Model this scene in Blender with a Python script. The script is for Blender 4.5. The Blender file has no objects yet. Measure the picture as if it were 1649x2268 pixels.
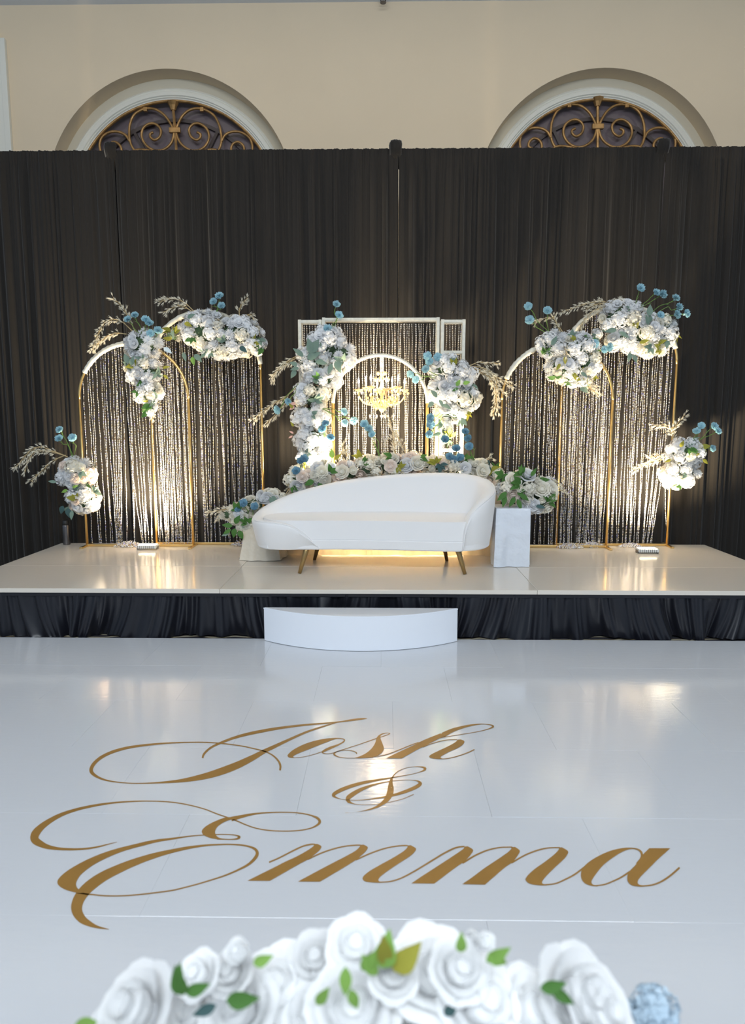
import bpy, bmesh, math, random
import numpy as np
from mathutils import Vector, Matrix, Quaternion

random.seed(7); rng = np.random.default_rng(7)
SC = bpy.context.scene
COL = SC.collection
PI = math.pi

# ------------------------------------------------------------------ camera
IW, IH, FPX = 1649, 2268, 1512.0
CAM_H, PITCH, YAW = 1.68, math.atan((1134 - 938) / 1512.0), math.radians(0.9)
cam_d = bpy.data.cameras.new('camera'); cam = bpy.data.objects.new('camera', cam_d); COL.objects.link(cam)
cam_d.sensor_fit = 'VERTICAL'; cam_d.sensor_height = 36.0; cam_d.lens = 36.0 * FPX / IH
cam_d.clip_start = 0.05; cam_d.clip_end = 200
cam.location = (0, 0, CAM_H); cam.rotation_euler = (PI / 2 - PITCH, 0, YAW)
cam_d.dof.use_dof = True; cam_d.dof.focus_distance = 5.6; cam_d.dof.aperture_fstop = 2.8
SC.camera = cam

# ------------------------------------------------------------------ world, lights, exposure
SC.view_settings.view_transform = 'Standard'; SC.view_settings.look = 'None'
SC.view_settings.gamma = 1.0; SC.view_settings.use_curve_mapping = False
SC.view_settings.exposure = 1.27
world = bpy.data.worlds.new('world'); SC.world = world; world.use_nodes = True
bg = world.node_tree.nodes['Background']; bg.inputs[0].default_value = (0.62, 0.79, 1.0, 1); bg.inputs[1].default_value = 0.19

def area_light(name, loc, rot, sx, sy, power, color):
    l = bpy.data.lights.new(name, 'AREA'); l.shape = 'RECTANGLE'; l.size = sx; l.size_y = sy
    l.energy = power; l.color = color
    o = bpy.data.objects.new(name, l); COL.objects.link(o); o.location = loc; o.rotation_euler = rot
    return o
# the ballroom's ceiling lights above the dance floor (cool) and unseen room lighting behind the camera, used as front fill (less cool)
area_light('ceiling_light_dance_floor', (0.0, 1.6, 6.6), (0, 0, 0), 7.0, 3.0, 320, (0.70, 0.85, 1.0))
area_light('ceiling_light_room', (0.0, -3.0, 6.2), (math.radians(38), 0, 0), 8.0, 2.5, 400, (0.86, 0.93, 1.0))

# ------------------------------------------------------------------ pixel helpers (photo pixel -> place)
_cp, _sp, _cy, _sy = math.cos(PITCH), math.sin(PITCH), math.cos(YAW), math.sin(YAW)
def ray(x, y):
    u = (x - IW / 2) / FPX; v = -(y - IH / 2) / FPX
    dx, dy, dz = u, _cp + v * _sp, -_sp + v * _cp
    return Vector((dx * _cy - dy * _sy, dx * _sy + dy * _cy, dz))
def onz(x, y, z):
    d = ray(x, y); t = (z - CAM_H) / d.z; return Vector((d.x * t, d.y * t, z))
def at(x, y, Y):
    d = ray(x, y); t = Y / d.y; return Vector((d.x * t, Y, CAM_H + d.z * t))
def m_per_px(Y): return Y / FPX

# ------------------------------------------------------------------ materials
MATS = {}
def new_mat(name):
    m = bpy.data.materials.new(name); m.use_nodes = True
    return m, m.node_tree.nodes, m.node_tree.links, m.node_tree.nodes['Principled BSDF']
def mat(name, col, rough=0.6, metal=0.0, spec=0.5, coat=0.0, coat_rough=0.05, sheen=0.0, bump=None, var=None, trans=0.0, emit=None, alpha=None):
    if name in MATS: return MATS[name]
    m, N, L, b = new_mat(name)
    b.inputs['Base Color'].default_value = (*col, 1); b.inputs['Roughness'].default_value = rough
    b.inputs['Metallic'].default_value = metal; b.inputs['Specular IOR Level'].default_value = spec
    b.inputs['Coat Weight'].default_value = coat; b.inputs['Coat Roughness'].default_value = coat_rough
    b.inputs['Sheen Weight'].default_value = sheen
    if trans: b.inputs['Transmission Weight'].default_value = trans
    if emit:
        b.inputs['Emission Color'].default_value = (*emit[0], 1); b.inputs['Emission Strength'].default_value = emit[1]
    tc = N.new('ShaderNodeTexCoord')
    if var:                                     # (scale, amount): mottled colour
        n = N.new('ShaderNodeTexNoise'); n.inputs['Scale'].default_value = var[0]; n.inputs['Detail'].default_value = 4
        L.new(tc.outputs['Object'], n.inputs['Vector'])
        r = N.new('ShaderNodeValToRGB')
        lo = tuple(max(0, c * (1 - var[1])) for c in col); hi = tuple(min(1, c * (1 + var[1])) for c in col)
        r.color_ramp.elements[0].position = .3; r.color_ramp.elements[1].position = .7
        r.color_ramp.elements[0].color = (*lo, 1); r.color_ramp.elements[1].color = (*hi, 1)
        L.new(n.outputs['Fac'], r.inputs['Fac']); L.new(r.outputs['Color'], b.inputs['Base Color'])
    if bump:                                    # (scale, strength)
        n2 = N.new('ShaderNodeTexNoise'); n2.inputs['Scale'].default_value = bump[0]; n2.inputs['Detail'].default_value = 3
        L.new(tc.outputs['Object'], n2.inputs['Vector'])
        bp = N.new('ShaderNodeBump'); bp.inputs['Strength'].default_value = bump[1]; bp.inputs['Distance'].default_value = 0.01 if bump[0] > 20 else .03
        L.new(n2.outputs['Fac'], bp.inputs['Height']); L.new(bp.outputs['Normal'], b.inputs['Normal'])
    MATS[name] = m
    return m
def petal(name, col, tr=0.3, var=None):
    if name in MATS: return MATS[name]
    m, N, L, b = new_mat(name)
    b.inputs['Base Color'].default_value = (*col, 1); b.inputs['Roughness'].default_value = .65
    b.inputs['Specular IOR Level'].default_value = .25
    t = N.new('ShaderNodeBsdfTranslucent'); t.inputs[0].default_value = (*col, 1)
    mx = N.new('ShaderNodeMixShader'); mx.inputs[0].default_value = tr
    oi = N.new('ShaderNodeObjectInfo'); hs = N.new('ShaderNodeHueSaturation')
    mr = N.new('ShaderNodeMapRange'); mr.inputs['To Min'].default_value = .86; mr.inputs['To Max'].default_value = 1.06
    hs.inputs['Color'].default_value = (*col, 1)
    L.new(oi.outputs['Random'], mr.inputs['Value']); L.new(mr.outputs[0], hs.inputs['Value'])
    L.new(hs.outputs[0], b.inputs['Base Color']); L.new(hs.outputs[0], t.inputs[0])
    L.new(b.outputs[0], mx.inputs[1]); L.new(t.outputs[0], mx.inputs[2])
    L.new(mx.outputs[0], N['Material Output'].inputs['Surface'])
    MATS[name] = m
    return m

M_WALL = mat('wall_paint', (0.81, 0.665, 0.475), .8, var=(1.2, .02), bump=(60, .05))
M_NICHE = mat('cool_lit_niche_paint', (0.66, 0.60, 0.47), .8)  # wall paint darkened and cooled; the niche's cooler light is in the colour
M_CEIL = mat('ceiling_paint', (0.80, 0.84, 0.90), .85)
M_TRIM = mat('white_trim', (0.82, 0.80, 0.71), .5)
M_GOLD = mat('gold_metal', (0.80, 0.55, 0.22), .32, 1.0)
M_GRILLE = mat('bronze_gold_grille', (0.42, 0.24, 0.09), .45, .6, var=(14, .35))
M_PANE = mat('dark_window_glass', (0.17, 0.135, 0.145), .12, 0, .5)
M_MUNTIN = mat('dark_brown_muntin', (0.075, 0.052, 0.045), .5)
M_WHITEWRAP = mat('cream_wrapped_frame', (0.74, 0.71, 0.60), .55, var=(30, .10), bump=(25, .3))
M_SOFA = mat('white_velvet', (0.81, 0.80, 0.79), .85, sheen=.35, bump=(180, .08))
M_BRASS = mat('brushed_brass', (0.42, 0.29, 0.13), .38, 1.0)
M_SATINW = mat('white_satin', (0.70, 0.74, 0.80), .36, sheen=.2, bump=(7, 1.0))
M_SATINI = mat('ivory_satin', (0.74, 0.66, 0.53), .45, sheen=.2, bump=(6, .9))
M_SKIRT = mat('black_skirt_cloth', (0.006, 0.0065, 0.011), .36, sheen=.03)
M_STEP = mat('white_gloss_step', (0.80, 0.83, 0.88), .22, coat=.5, bump=(5, .04))
M_LETTER = mat('gold_vinyl', (0.37, 0.20, 0.05), .38, .25, var=(8, .06))
M_STEEL = mat('dark_steel', (0.16, 0.15, 0.15), .3, .9)
M_BLACKP = mat('black_plastic', (0.02, 0.02, 0.02), .45)
M_HOUSING = mat('white_lamp_housing', (0.7, 0.7, 0.68), .4)
M_LENS = mat('lamp_lens', (1, .9, .7), .3, emit=((1.0, .82, .52), 14.0))
M_FOAM = mat('floral_foam', (0.05, 0.09, 0.04), .9)
M_STEMG = mat('green_stem', (0.14, 0.25, 0.05), .6)
M_STEMB = mat('tan_stem', (0.55, 0.42, 0.22), .6)
P_WHITE = petal('white_petal', (0.90, 0.91, 0.92))
P_FG = petal('foreground_white_petal', (0.97, 0.975, 0.975), .4)  # lighter copy of the white petal, carrying the strong light on the foreground roses
P_CREAM = petal('cream_petal', (0.91, 0.88, 0.78))
P_BLUSH = petal('blush_petal', (0.90, 0.80, 0.72))
P_BLUE = petal('pale_blue_petal', (0.42, 0.66, 0.74), .25)
P_DBLUE = petal('dusty_blue_petal', (0.20, 0.38, 0.50), .25)
P_ICE = petal('ice_blue_petal', (0.55, 0.68, 0.78), .25)
P_PINK = petal('pink_petal', (0.80, 0.48, 0.40), .25)
P_BRANCH = petal('dried_cream_blossom', (0.88, 0.83, 0.69), .25)
M_SHEER = petal('sheer_ivory_satin', (0.76, 0.68, 0.55), .4)
P_EUC = petal('eucalyptus_leaf', (0.20, 0.29, 0.23), .15)
P_GREEN = petal('green_leaf', (0.08, 0.20, 0.045), .2)
P_OLIVE = petal('olive_leaf', (0.34, 0.33, 0.05), .25)
P_DARKL = petal('dark_teal_leaf', (0.06, 0.12, 0.12), .15)
P_LIME = petal('light_green_leaf', (0.25, 0.45, 0.10), .3)

def drape_material():
    m, N, L, b = new_mat('black_drape_cloth')
    b.inputs['Roughness'].default_value = .85; b.inputs['Specular IOR Level'].default_value = .2
    b.inputs['Sheen Weight'].default_value = .15; b.inputs['Sheen Roughness'].default_value = .5
    tc = N.new('ShaderNodeTexCoord'); mp = N.new('ShaderNodeMapping'); mp.inputs['Scale'].default_value = (22, 1, .12)
    n = N.new('ShaderNodeTexNoise'); n.inputs['Scale'].default_value = 1; n.inputs['Detail'].default_value = 5
    r = N.new('ShaderNodeValToRGB')
    r.color_ramp.elements[0].position = .35; r.color_ramp.elements[0].color = (0.0185, 0.0165, 0.0145, 1)
    r.color_ramp.elements[1].position = .7; r.color_ramp.elements[1].color = (0.025, 0.0215, 0.0185, 1)
    L.new(tc.outputs['Object'], mp.inputs[0]); L.new(mp.outputs[0], n.inputs['Vector'])
    L.new(n.outputs['Fac'], r.inputs[0]); L.new(r.outputs[0], b.inputs['Base Color'])
    return m
M_DRAPE = drape_material()

def glossy_floor(name, col, rough, bumps, spec=.5):
    m, N, L, b = new_mat(name)
    b.inputs['Base Color'].default_value = (*col, 1); b.inputs['Roughness'].default_value = rough
    b.inputs['Specular IOR Level'].default_value = spec
    tc = N.new('ShaderNodeTexCoord'); geo = N.new('ShaderNodeNewGeometry')
    n = N.new('ShaderNodeTexNoise'); n.inputs['Scale'].default_value = bumps[0]; n.inputs['Detail'].default_value = 6
    mp = N.new('ShaderNodeMapping'); mp.inputs['Scale'].default_value = (1, 3.5, 1)
    L.new(geo.outputs['Position'], mp.inputs[0]); L.new(mp.outputs[0], n.inputs['Vector'])
    bp = N.new('ShaderNodeBump'); bp.inputs['Strength'].default_value = bumps[1]; bp.inputs['Distance'].default_value = .004
    L.new(n.outputs['Fac'], bp.inputs['Height']); L.new(bp.outputs['Normal'], b.inputs['Normal'])
    n2 = N.new('ShaderNodeTexNoise'); n2.inputs['Scale'].default_value = 2.2; n2.inputs['Detail'].default_value = 5
    L.new(geo.outputs['Position'], n2.inputs['Vector'])
    mr = N.new('ShaderNodeMapRange'); mr.inputs['To Min'].default_value = rough * .75; mr.inputs['To Max'].default_value = rough * 1.35
    L.new(n2.outputs['Fac'], mr.inputs['Value']); L.new(mr.outputs[0], b.inputs['Roughness'])
    return m
M_DANCE = glossy_floor('white_gloss_vinyl', (0.63, 0.65, 0.68), .085, (14, .13), .9)
M_STAGE = glossy_floor('white_stage_vinyl', (0.72, 0.66, 0.57), .15, (10, .06))

def carpet_material():
    m, N, L, b = new_mat('patterned_carpet')
    b.inputs['Roughness'].default_value = .95
    geo = N.new('ShaderNodeNewGeometry')
    mp = N.new('ShaderNodeMapping'); mp.inputs['Scale'].default_value = (2.2, 2.2, 1); L.new(geo.outputs['Position'], mp.inputs[0])
    v = N.new('ShaderNodeTexVoronoi'); v.feature = 'DISTANCE_TO_EDGE'; v.inputs['Scale'].default_value = 1.5
    L.new(mp.outputs[0], v.inputs['Vector'])
    w = N.new('ShaderNodeTexWave'); w.wave_type = 'RINGS'; w.inputs['Scale'].default_value = 1.6; w.inputs['Distortion'].default_value = 6; w.inputs['Detail'].default_value = 1
    L.new(mp.outputs[0], w.inputs['Vector'])
    r = N.new('ShaderNodeValToRGB'); r.color_ramp.interpolation = 'CONSTANT'
    e = r.color_ramp.elements; e[0].color = (0.012, 0.012, 0.02, 1); e[0].position = 0
    e[1].position = .62; e[1].color = (0.30, 0.21, 0.08, 1)
    k = e.new(.74); k.color = (0.02, 0.018, 0.022, 1); k = e.new(.86); k.color = (0.36, 0.33, 0.24, 1)
    L.new(w.outputs['Fac'], r.inputs[0])
    L.new(r.outputs[0], b.inputs['Base Color'])
    return m
M_CARPET = carpet_material()

def crystal_material():
    m, N, L, b = new_mat('crystal_bead')
    at_ = N.new('ShaderNodeAttribute'); at_.attribute_name = 'tint'
    b.inputs['Roughness'].default_value = .14; b.inputs['Metallic'].default_value = .12
    b.inputs['Specular IOR Level'].default_value = 1.0
    L.new(at_.outputs['Color'], b.inputs['Base Color'])
    return m
M_BEAD = crystal_material()
M_CRYSTAL = mat('amber_crystal', (0.86, 0.62, 0.32), .08, .5, 1.0)
M_CLEAR = mat('clear_crystal', (0.92, 0.90, 0.88), .06, .4, 1.0)
M_CANDLE = mat('grey_candle_sleeve', (0.45, 0.47, 0.52), .4, .2)
M_BULB = mat('candle_bulb', (1, .95, .85), .3, emit=((1.0, .78, .5), 16.0))

# ------------------------------------------------------------------ object helpers
def mesh_from(name, verts, faces, smooth=False):
    me = bpy.data.meshes.new(name); me.from_pydata([tuple(v) for v in verts], [], [tuple(f) for f in faces])
    if smooth: me.polygons.foreach_set('use_smooth', [True] * len(me.polygons))
    me.update(); return me
def obj(name, me, m=None, parent=None, loc=(0, 0, 0)):
    o = bpy.data.objects.new(name, me); COL.objects.link(o)
    if m is not None and me is not None and not me.materials: me.materials.append(m)
    o.location = loc
    if parent is not None: o.parent = parent
    return o
def tag(o, label=None, cat=None, group=None, kind=None):
    if label: o['label'] = label
    if cat: o['category'] = cat
    if group: o['group'] = group
    if kind: o['kind'] = kind
    return o
def thing(name, label, cat, loc=(0, 0, 0), group=None):
    o = bpy.data.objects.new(name, None); COL.objects.link(o); o.location = loc; o.empty_display_size = .1
    return tag(o, label, cat, group)

class MB:
    def __init__(s): s.v = []; s.f = []; s.org = Vector((0, 0, 0))
    def add(s, V, F):
        n = len(s.v); s.v += [tuple(Vector(p)) for p in V]; s.f += [tuple(i + n for i in f) for f in F]; return s
    def box(s, x0, x1, y0, y1, z0, z1):
        V = [(x0, y0, z0), (x1, y0, z0), (x1, y1, z0), (x0, y1, z0), (x0, y0, z1), (x1, y0, z1), (x1, y1, z1), (x0, y1, z1)]
        return s.add(V, [(0, 3, 2, 1), (4, 5, 6, 7), (0, 1, 5, 4), (1, 2, 6, 5), (2, 3, 7, 6), (3, 0, 4, 7)])
    def bbox(s, x0, x1, y0, y1, z0, z1, b=.01, seg=2):
        bm = bmesh.new(); bmesh.ops.create_cube(bm, size=1)
        for v in bm.verts: v.co = Vector(((x0 + x1) / 2 + v.co.x * (x1 - x0), (y0 + y1) / 2 + v.co.y * (y1 - y0), (z0 + z1) / 2 + v.co.z * (z1 - z0)))
        bmesh.ops.bevel(bm, geom=list(bm.edges), offset=b, segments=seg, affect='EDGES', profile=.6)
        bm.verts.ensure_lookup_table()
        s.add([v.co.copy() for v in bm.verts], [[v.index for v in f.verts] for f in bm.faces]); bm.free(); return s
    def tube(s, pts, rad, n=8, cap=True, closed=False):
        pts = [Vector(p) for p in pts]; k = len(pts)
        if not hasattr(rad, '__len__'): rad = [rad] * k
        base = len(s.v); up = None
        for i, p in enumerate(pts):
            if closed: t = pts[(i + 1) % k] - pts[i - 1]
            else: t = pts[min(i + 1, k - 1)] - pts[max(i - 1, 0)]
            if t.length < 1e-9: t = Vector((0, 0, 1))
            t.normalize()
            if up is None:
                up = t.orthogonal().normalized()
            else:
                up = (up - t * up.dot(t))
                up = up.normalized() if up.length > 1e-6 else t.orthogonal().normalized()
            bi = t.cross(up)
            for j in range(n):
                a = 2 * PI * j / n
                s.v.append(tuple(p + (up * math.cos(a) + bi * math.sin(a)) * rad[i]))
        kk = k if closed else k - 1
        for i in range(kk):
            for j in range(n):
                a, b_ = base + i * n + j, base + i * n + (j + 1) % n
                c, d = base + ((i + 1) % k) * n + (j + 1) % n, base + ((i + 1) % k) * n + j
                s.f.append((a, b_, c, d))
        if cap and not closed:
            s.f.append(tuple(base + j for j in reversed(range(n))))
            s.f.append(tuple(base + (k - 1) * n + j for j in range(n)))
        return s
    def lathe(s, prof, c=(0, 0, 0), n=16):
        base = len(s.v); c = Vector(c)
        for r, z in prof:
            for j in range(n):
                a = 2 * PI * j / n; s.v.append((c.x + r * math.cos(a), c.y + r * math.sin(a), c.z + z))
        for i in range(len(prof) - 1):
            for j in range(n):
                s.f.append((base + i * n + j, base + i * n + (j + 1) % n, base + (i + 1) * n + (j + 1) % n, base + (i + 1) * n + j))
        s.f.append(tuple(base + j for j in reversed(range(n))))
        s.f.append(tuple(base + (len(prof) - 1) * n + j for j in range(n)))
        return s
    def build(s, name, m, parent=None, smooth=False, org=None):
        o = Vector(org) if org is not None else Vector((0, 0, 0))
        me = mesh_from(name, [Vector(v) - o for v in s.v], s.f, smooth)
        return obj(name, me, m, parent)

def catmull(P, sub=6, closed=False):
    P = [np.array(p, float) for p in P]; n = len(P); out = []
    rngi = range(n) if closed else range(n - 1)
    for i in rngi:
        p0 = P[i - 1] if (i > 0 or closed) else 2 * P[0] - P[1]
        p1, p2 = P[i], P[(i + 1) % n]
        p3 = P[(i + 2) % n] if (i + 2 < n or closed) else 2 * P[-1] - P[-2]
        for k in range(sub):
            t = k / sub
            out.append(.5 * ((2 * p1) + (-p0 + p2) * t + (2 * p0 - 5 * p1 + 4 * p2 - p3) * t * t + (-p0 + 3 * p1 - 3 * p2 + p3) * t ** 3))
    if not closed: out.append(P[-1])
    return out
def smooth_angle(o, deg=40):
    me = o.data; me.polygons.foreach_set('use_smooth', [True] * len(me.polygons))
    try: me.set_sharp_from_angle(angle=math.radians(deg))
    except Exception: pass

STAGE_Z = 0.40
# ================================================================== SETTING
WALL_Y, NICHE_D = 8.6, 0.24
CEIL_Z = at(824, 4, WALL_Y).z
floor = MB().box(-11, 11, -6, WALL_Y + .6, -.1, 0).build('floor', M_CARPET); tag(floor, kind='structure')
ceil = MB().box(-11, 11, -6, WALL_Y + .6, CEIL_Z, CEIL_Z + .15).build('ceiling', M_CEIL); tag(ceil, kind='structure')

def circle3(a, b, c):
    A = np.array([[a[0], a[1], 1], [b[0], b[1], 1], [c[0], c[1], 1]], float)
    r = -np.array([a[0] ** 2 + a[1] ** 2, b[0] ** 2 + b[1] ** 2, c[0] ** 2 + c[1] ** 2])
    D, E, F = np.linalg.solve(A, r); cx, cz = -D / 2, -E / 2
    return cx, cz, math.sqrt(cx * cx + cz * cz - F)
def arch_fit(pl, pt, pr, Y):
    q = [at(*p, Y) for p in (pl, pt, pr)]
    return circle3(*[(v.x, v.z) for v in q])
NY = WALL_Y + NICHE_D
outer = [arch_fit((122, 330), (366, 152), (628, 330), WALL_Y), arch_fit((1078, 330), (1340, 150), (1590, 329), WALL_Y)]
inner = [arch_fit((195, 330), (383, 220), (580, 330), NY - .02), arch_fit((1127, 330), (1322, 217), (1515, 329), NY - .02)]
SILL = 1.4
def arch_wall(mb, arches, x0, x1, z0, z1, Y, n=48):
    # wall face at Y with arched openings, from vertical strips
    xs = [x0]
    for cx, cz, R in arches:
        xs += [cx - R * math.cos(PI * k / n) for k in range(n + 1)]
    xs += [x1]
    ops = {}
    for a, b in zip(xs[:-1], xs[1:]):
        op = None
        for cx, cz, R in arches:
            if a >= cx - R - 1e-6 and b <= cx + R + 1e-6: op = (cx, cz, R)
        if op is None:
            mb.add([(a, Y, z0), (b, Y, z0), (b, Y, z1), (a, Y, z1)], [(0, 1, 2, 3)])
        else:
            cx, cz, R = op
            za = cz + math.sqrt(max(0, R * R - (a - cx) ** 2)); zb = cz + math.sqrt(max(0, R * R - (b - cx) ** 2))
            mb.add([(a, Y, za), (b, Y, zb), (b, Y, z1), (a, Y, z1)], [(0, 1, 2, 3)])
            mb.add([(a, Y, z0), (b, Y, z0), (b, Y, SILL), (a, Y, SILL)], [(0, 1, 2, 3)])
mb = MB(); arch_wall(mb, outer, -11, 11, 0, CEIL_Z, WALL_Y)
wall = mb.build('wall_back', M_WALL); tag(wall, kind='structure')
# reveal (soffit + jambs) of each niche and the recessed wall inside, as parts of the wall
for (cx, cz, R), inn in zip(outer, inner):
    mb = MB(); ring = [(cx - R, SILL)] + [(cx - R * math.cos(PI * k / 48), cz + R * math.sin(PI * k / 48)) for k in range(49)] + [(cx + R, SILL), (cx - R, SILL)]
    for (a, b) in zip(ring[:-1], ring[1:]):
        mb.add([(a[0], WALL_Y, a[1]), (b[0], WALL_Y, b[1]), (b[0], NY, b[1]), (a[0], NY, a[1])], [(0, 1, 2, 3)])
    smooth_angle(mb.build('niche_reveal', M_WALL, wall))
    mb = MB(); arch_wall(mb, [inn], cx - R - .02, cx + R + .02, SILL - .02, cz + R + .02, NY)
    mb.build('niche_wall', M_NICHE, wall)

GS = 560 / 1649
def gpx(x, y): return (1080 + x * GS, 120 + y * GS)
SCROLLS = [
    [(440, 612), (418, 570), (410, 520), (418, 440), (455, 368), (530, 330), (600, 336), (655, 375), (690, 430), (706, 475), (702, 515), (680, 562), (630, 600), (572, 605), (520, 575), (492, 520), (502, 465), (545, 430), (590, 432), (621, 467), (612, 513), (577, 536), (551, 520), (549, 497), (570, 485)],
    [(411, 548), (385, 505), (340, 483), (280, 485), (228, 518), (208, 570), (216, 640)],
    [(347, 640), (350, 590), (330, 558), (296, 550), (268, 575), (267, 604), (292, 616)],
    [(395, 640), (445, 604), (520, 604), (600, 628)]]
cR = 715
for i, ((cx, cz, R), lab) in enumerate(zip(inner, ('a', 'b'))):
    W = bpy.data.objects.new('window_%d' % (i + 1), None); COL.objects.link(W); W.location = (cx, NY, SILL); tag(W, kind='structure')
    O = Vector((cx, NY, SILL))
    def rel(p): return Vector(p) - O
    # white stepped moulding around the arch
    mb = MB()
    prof = [(.20, 0), (.20, -.025), (.17, -.04), (.15, -.03), (.13, -.05), (.06, -.055), (.045, -.04), (.03, -.045), (.012, -.03), (0, -.03), (0, .02)]
    K = 64; path = [(-1, 0)] + [(-math.cos(PI * k / K), math.sin(PI * k / K)) for k in range(K + 1)] + [(1, 0)]
    zz = [SILL] + [None] * (K + 1) + [SILL]
    for (ux, uz), z_ in zip(path, zz):
        for (r, d) in prof:
            RR = R - .005 + r * .66
            if z_ is None: mb.v.append(tuple(rel((cx + ux * RR, NY + d, cz + uz * RR))))
            else: mb.v.append(tuple(rel((cx + ux * RR, NY + d, SILL))))
    P_ = len(prof)
    for a in range(len(path) - 1):
        for b in range(P_ - 1):
            mb.f.append((a * P_ + b, a * P_ + b + 1, (a + 1) * P_ + b + 1, (a + 1) * P_ + b))
    smooth_angle(mb.build('window_frame', M_TRIM, W), 25)
    # gold rim
    rim = [rel((cx - R + .012, NY - .01, SILL))] + [rel((cx - (R - .012) * math.cos(PI * k / K), NY - .01, cz + (R - .012) * math.sin(PI * k / K))) for k in range(K + 1)] + [rel((cx + R - .012, NY - .01, SILL))]
    MB().tube(rim, .022, 6).build('gold_rim', M_GRILLE, W, smooth=True)
    # pane
    mb = MB(); RP = R + .10
    ring = [(cx - RP, SILL - .05)] + [(cx - RP * math.cos(PI * k / K), cz + RP * math.sin(PI * k / K)) for k in range(K + 1)] + [(cx + RP, SILL - .05)]
    mb.add([rel((x, NY + .10, z)) for x, z in ring] + [rel((x, NY + .115, z)) for x, z in ring],
           [tuple(range(len(ring))), tuple(reversed(range(len(ring), 2 * len(ring))))])
    pane = mb.build('pane', M_PANE, W)
    # fan of dark muntins in front of the pane
    for rr in (.50, .88):
        pts = [rel((cx - R * rr * math.cos(PI * k / 32), NY + .075, cz + R * rr * math.sin(PI * k / 32) - .05)) for k in range(33)]
        MB().tube(pts, .028, 4).build('muntin', M_MUNTIN, W)
    for a in (35, 62, 118, 145):
        c_, s_ = math.cos(math.radians(a)), math.sin(math.radians(a))
        MB().tube([rel((cx + c_ * R * .5, NY + .075, cz + s_ * R * .5)), rel((cx + c_ * R * .88, NY + .075, cz + s_ * R * .88 - .02))], .025, 4).build('muntin', M_MUNTIN, W)
    # scrolled grille: shape measured on the right window, same on both
    rcx = inner[1][0]; YG = NY - .005
    def gp(x, y):
        q = at(*gpx(x, y), YG); return rel((q.x - rcx + cx, YG, q.z - inner[1][1] + cz))
    for sc_ in SCROLLS:
        for mirror in (0, 1):
            pts = [gp(2 * cR - x if mirror else x, y) for x, y in [tuple(q) for q in catmull(sc_, 6)]]
            MB().tube(pts, .0165, 6).build('scroll', M_GRILLE, W, smooth=True)
    MB().tube([gp(cR, 305), gp(cR, 475), gp(cR, 760)], .018, 6).build('centre_bar', M_GRILLE, W)
    c0 = gp(cR, 474); MB().bbox(c0.x - .07, c0.x + .07, c0.y - .03, c0.y + .02, c0.z - .03, c0.z + .03, .01).build('collar', M_GRILLE, W)
    c0 = gp(cR, 312); MB().lathe([(.03, -.05), (.05, 0), (.075, .04)], c0, 8).build('finial', M_GRILLE, W)
    for xx in (530, 905):
        c0 = gp(xx, 336); MB().bbox(c0.x - .022, c0.x + .022, c0.y - .02, c0.y + .02, c0.z - .025, c0.z + .025, .006).build('tie', M_GRILLE, W)

# moulded white casing at the left edge
t0 = at(15, 74, WALL_Y); t1 = at(28, 330, WALL_Y)
xr = (t0.x + t1.x) / 2
tr = bpy.data.objects.new('trim_1', None); COL.objects.link(tr); tr.location = (xr, WALL_Y, 0); tag(tr, kind='structure')
for (a, b, d) in ((-.07, 0, .05), (-.17, -.07, .035), (-.22, -.17, .06)):
    MB().bbox(a, b, -d, 0, 0, t0.z + a, .006).build('casing_upright', M_TRIM, tr)
    MB().bbox(-1.6, a if a else 0, -d, 0, t0.z + a, t0.z + b, .006).build('casing_head', M_TRIM, tr)
# small sprinkler head at the ceiling
sp = at(848, 6, WALL_Y - .15)
S = thing('ceiling_sprinkler', 'small metal sprinkler head on the ceiling above the centre of the wall', 'sprinkler', (sp.x, WALL_Y - .15, CEIL_Z))
MB().lathe([(.05, 0), (.05, -.012), (.02, -.02), (.018, -.05)], n=12).build('escutcheon', M_STEEL, S)
for sx in (-1, 1): MB().tube([(0, 0, -.045), (sx * .03, 0, -.06), (sx * .02, 0, -.09)], .008, 6).build('frame_arm', M_STEEL, S)
MB().lathe([(.035, -.09), (.035, -.096)], n=12).build('deflector', M_STEEL, S)

# ================================================================== DANCE FLOOR with row seams
DF_Z = .02
ROWS = [5.13, 4.52, 3.93, 3.33, 2.72, 2.11, 1.50, .89, .28]
SEEDX = [onz(1099, 1450, DF_Z).x, onz(1268, 1500, DF_Z).x, onz(1530, 1600, DF_Z).x, onz(1466, 1735, DF_Z).x, onz(1302, 1840, DF_Z).x, .35, -.1, .2]
PW = .835
D = thing('dance_floor', 'glossy white panelled dance floor in front of the stage', 'dance floor', (0, 3, 0))
MB().box(-5.2, 5.2, .2 - 3, 5.12 - 3, 0.001, DF_Z - .006).build('underlay', M_DANCE, D)
pan_meshes = {}
for r in range(len(ROWS) - 1):
    yb, ya = ROWS[r], ROWS[r + 1]; s0 = SEEDX[r]; PW = .835 if r < 4 else 1.67
    xs = [s0 + k * PW for k in range(-8, 9) if -5.2 < s0 + k * PW < 5.2]
    xs = [-5.2] + xs + [5.2]
    for a, b in zip(xs[:-1], xs[1:]):
        if b - a < .05: continue
        key = (round(b - a, 3), round(yb - ya, 3))
        if key not in pan_meshes:
            g = .0002; w, h = key[0] / 2 - g, key[1] / 2 - g
            pan_meshes[key] = mesh_from('panel', *(lambda q: (q.v, q.f))(MB().bbox(-w, w, -h, h, -.008, 0, .0005, 1)))
        o = obj('panel', pan_meshes[key], M_DANCE, D, ((a + b) / 2, (ya + yb) / 2 - 3, DF_Z + rng.uniform(-.0004, .0004)))
        o.rotation_euler = (rng.normal(0, .0009), rng.normal(0, .0007), 0)

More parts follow.
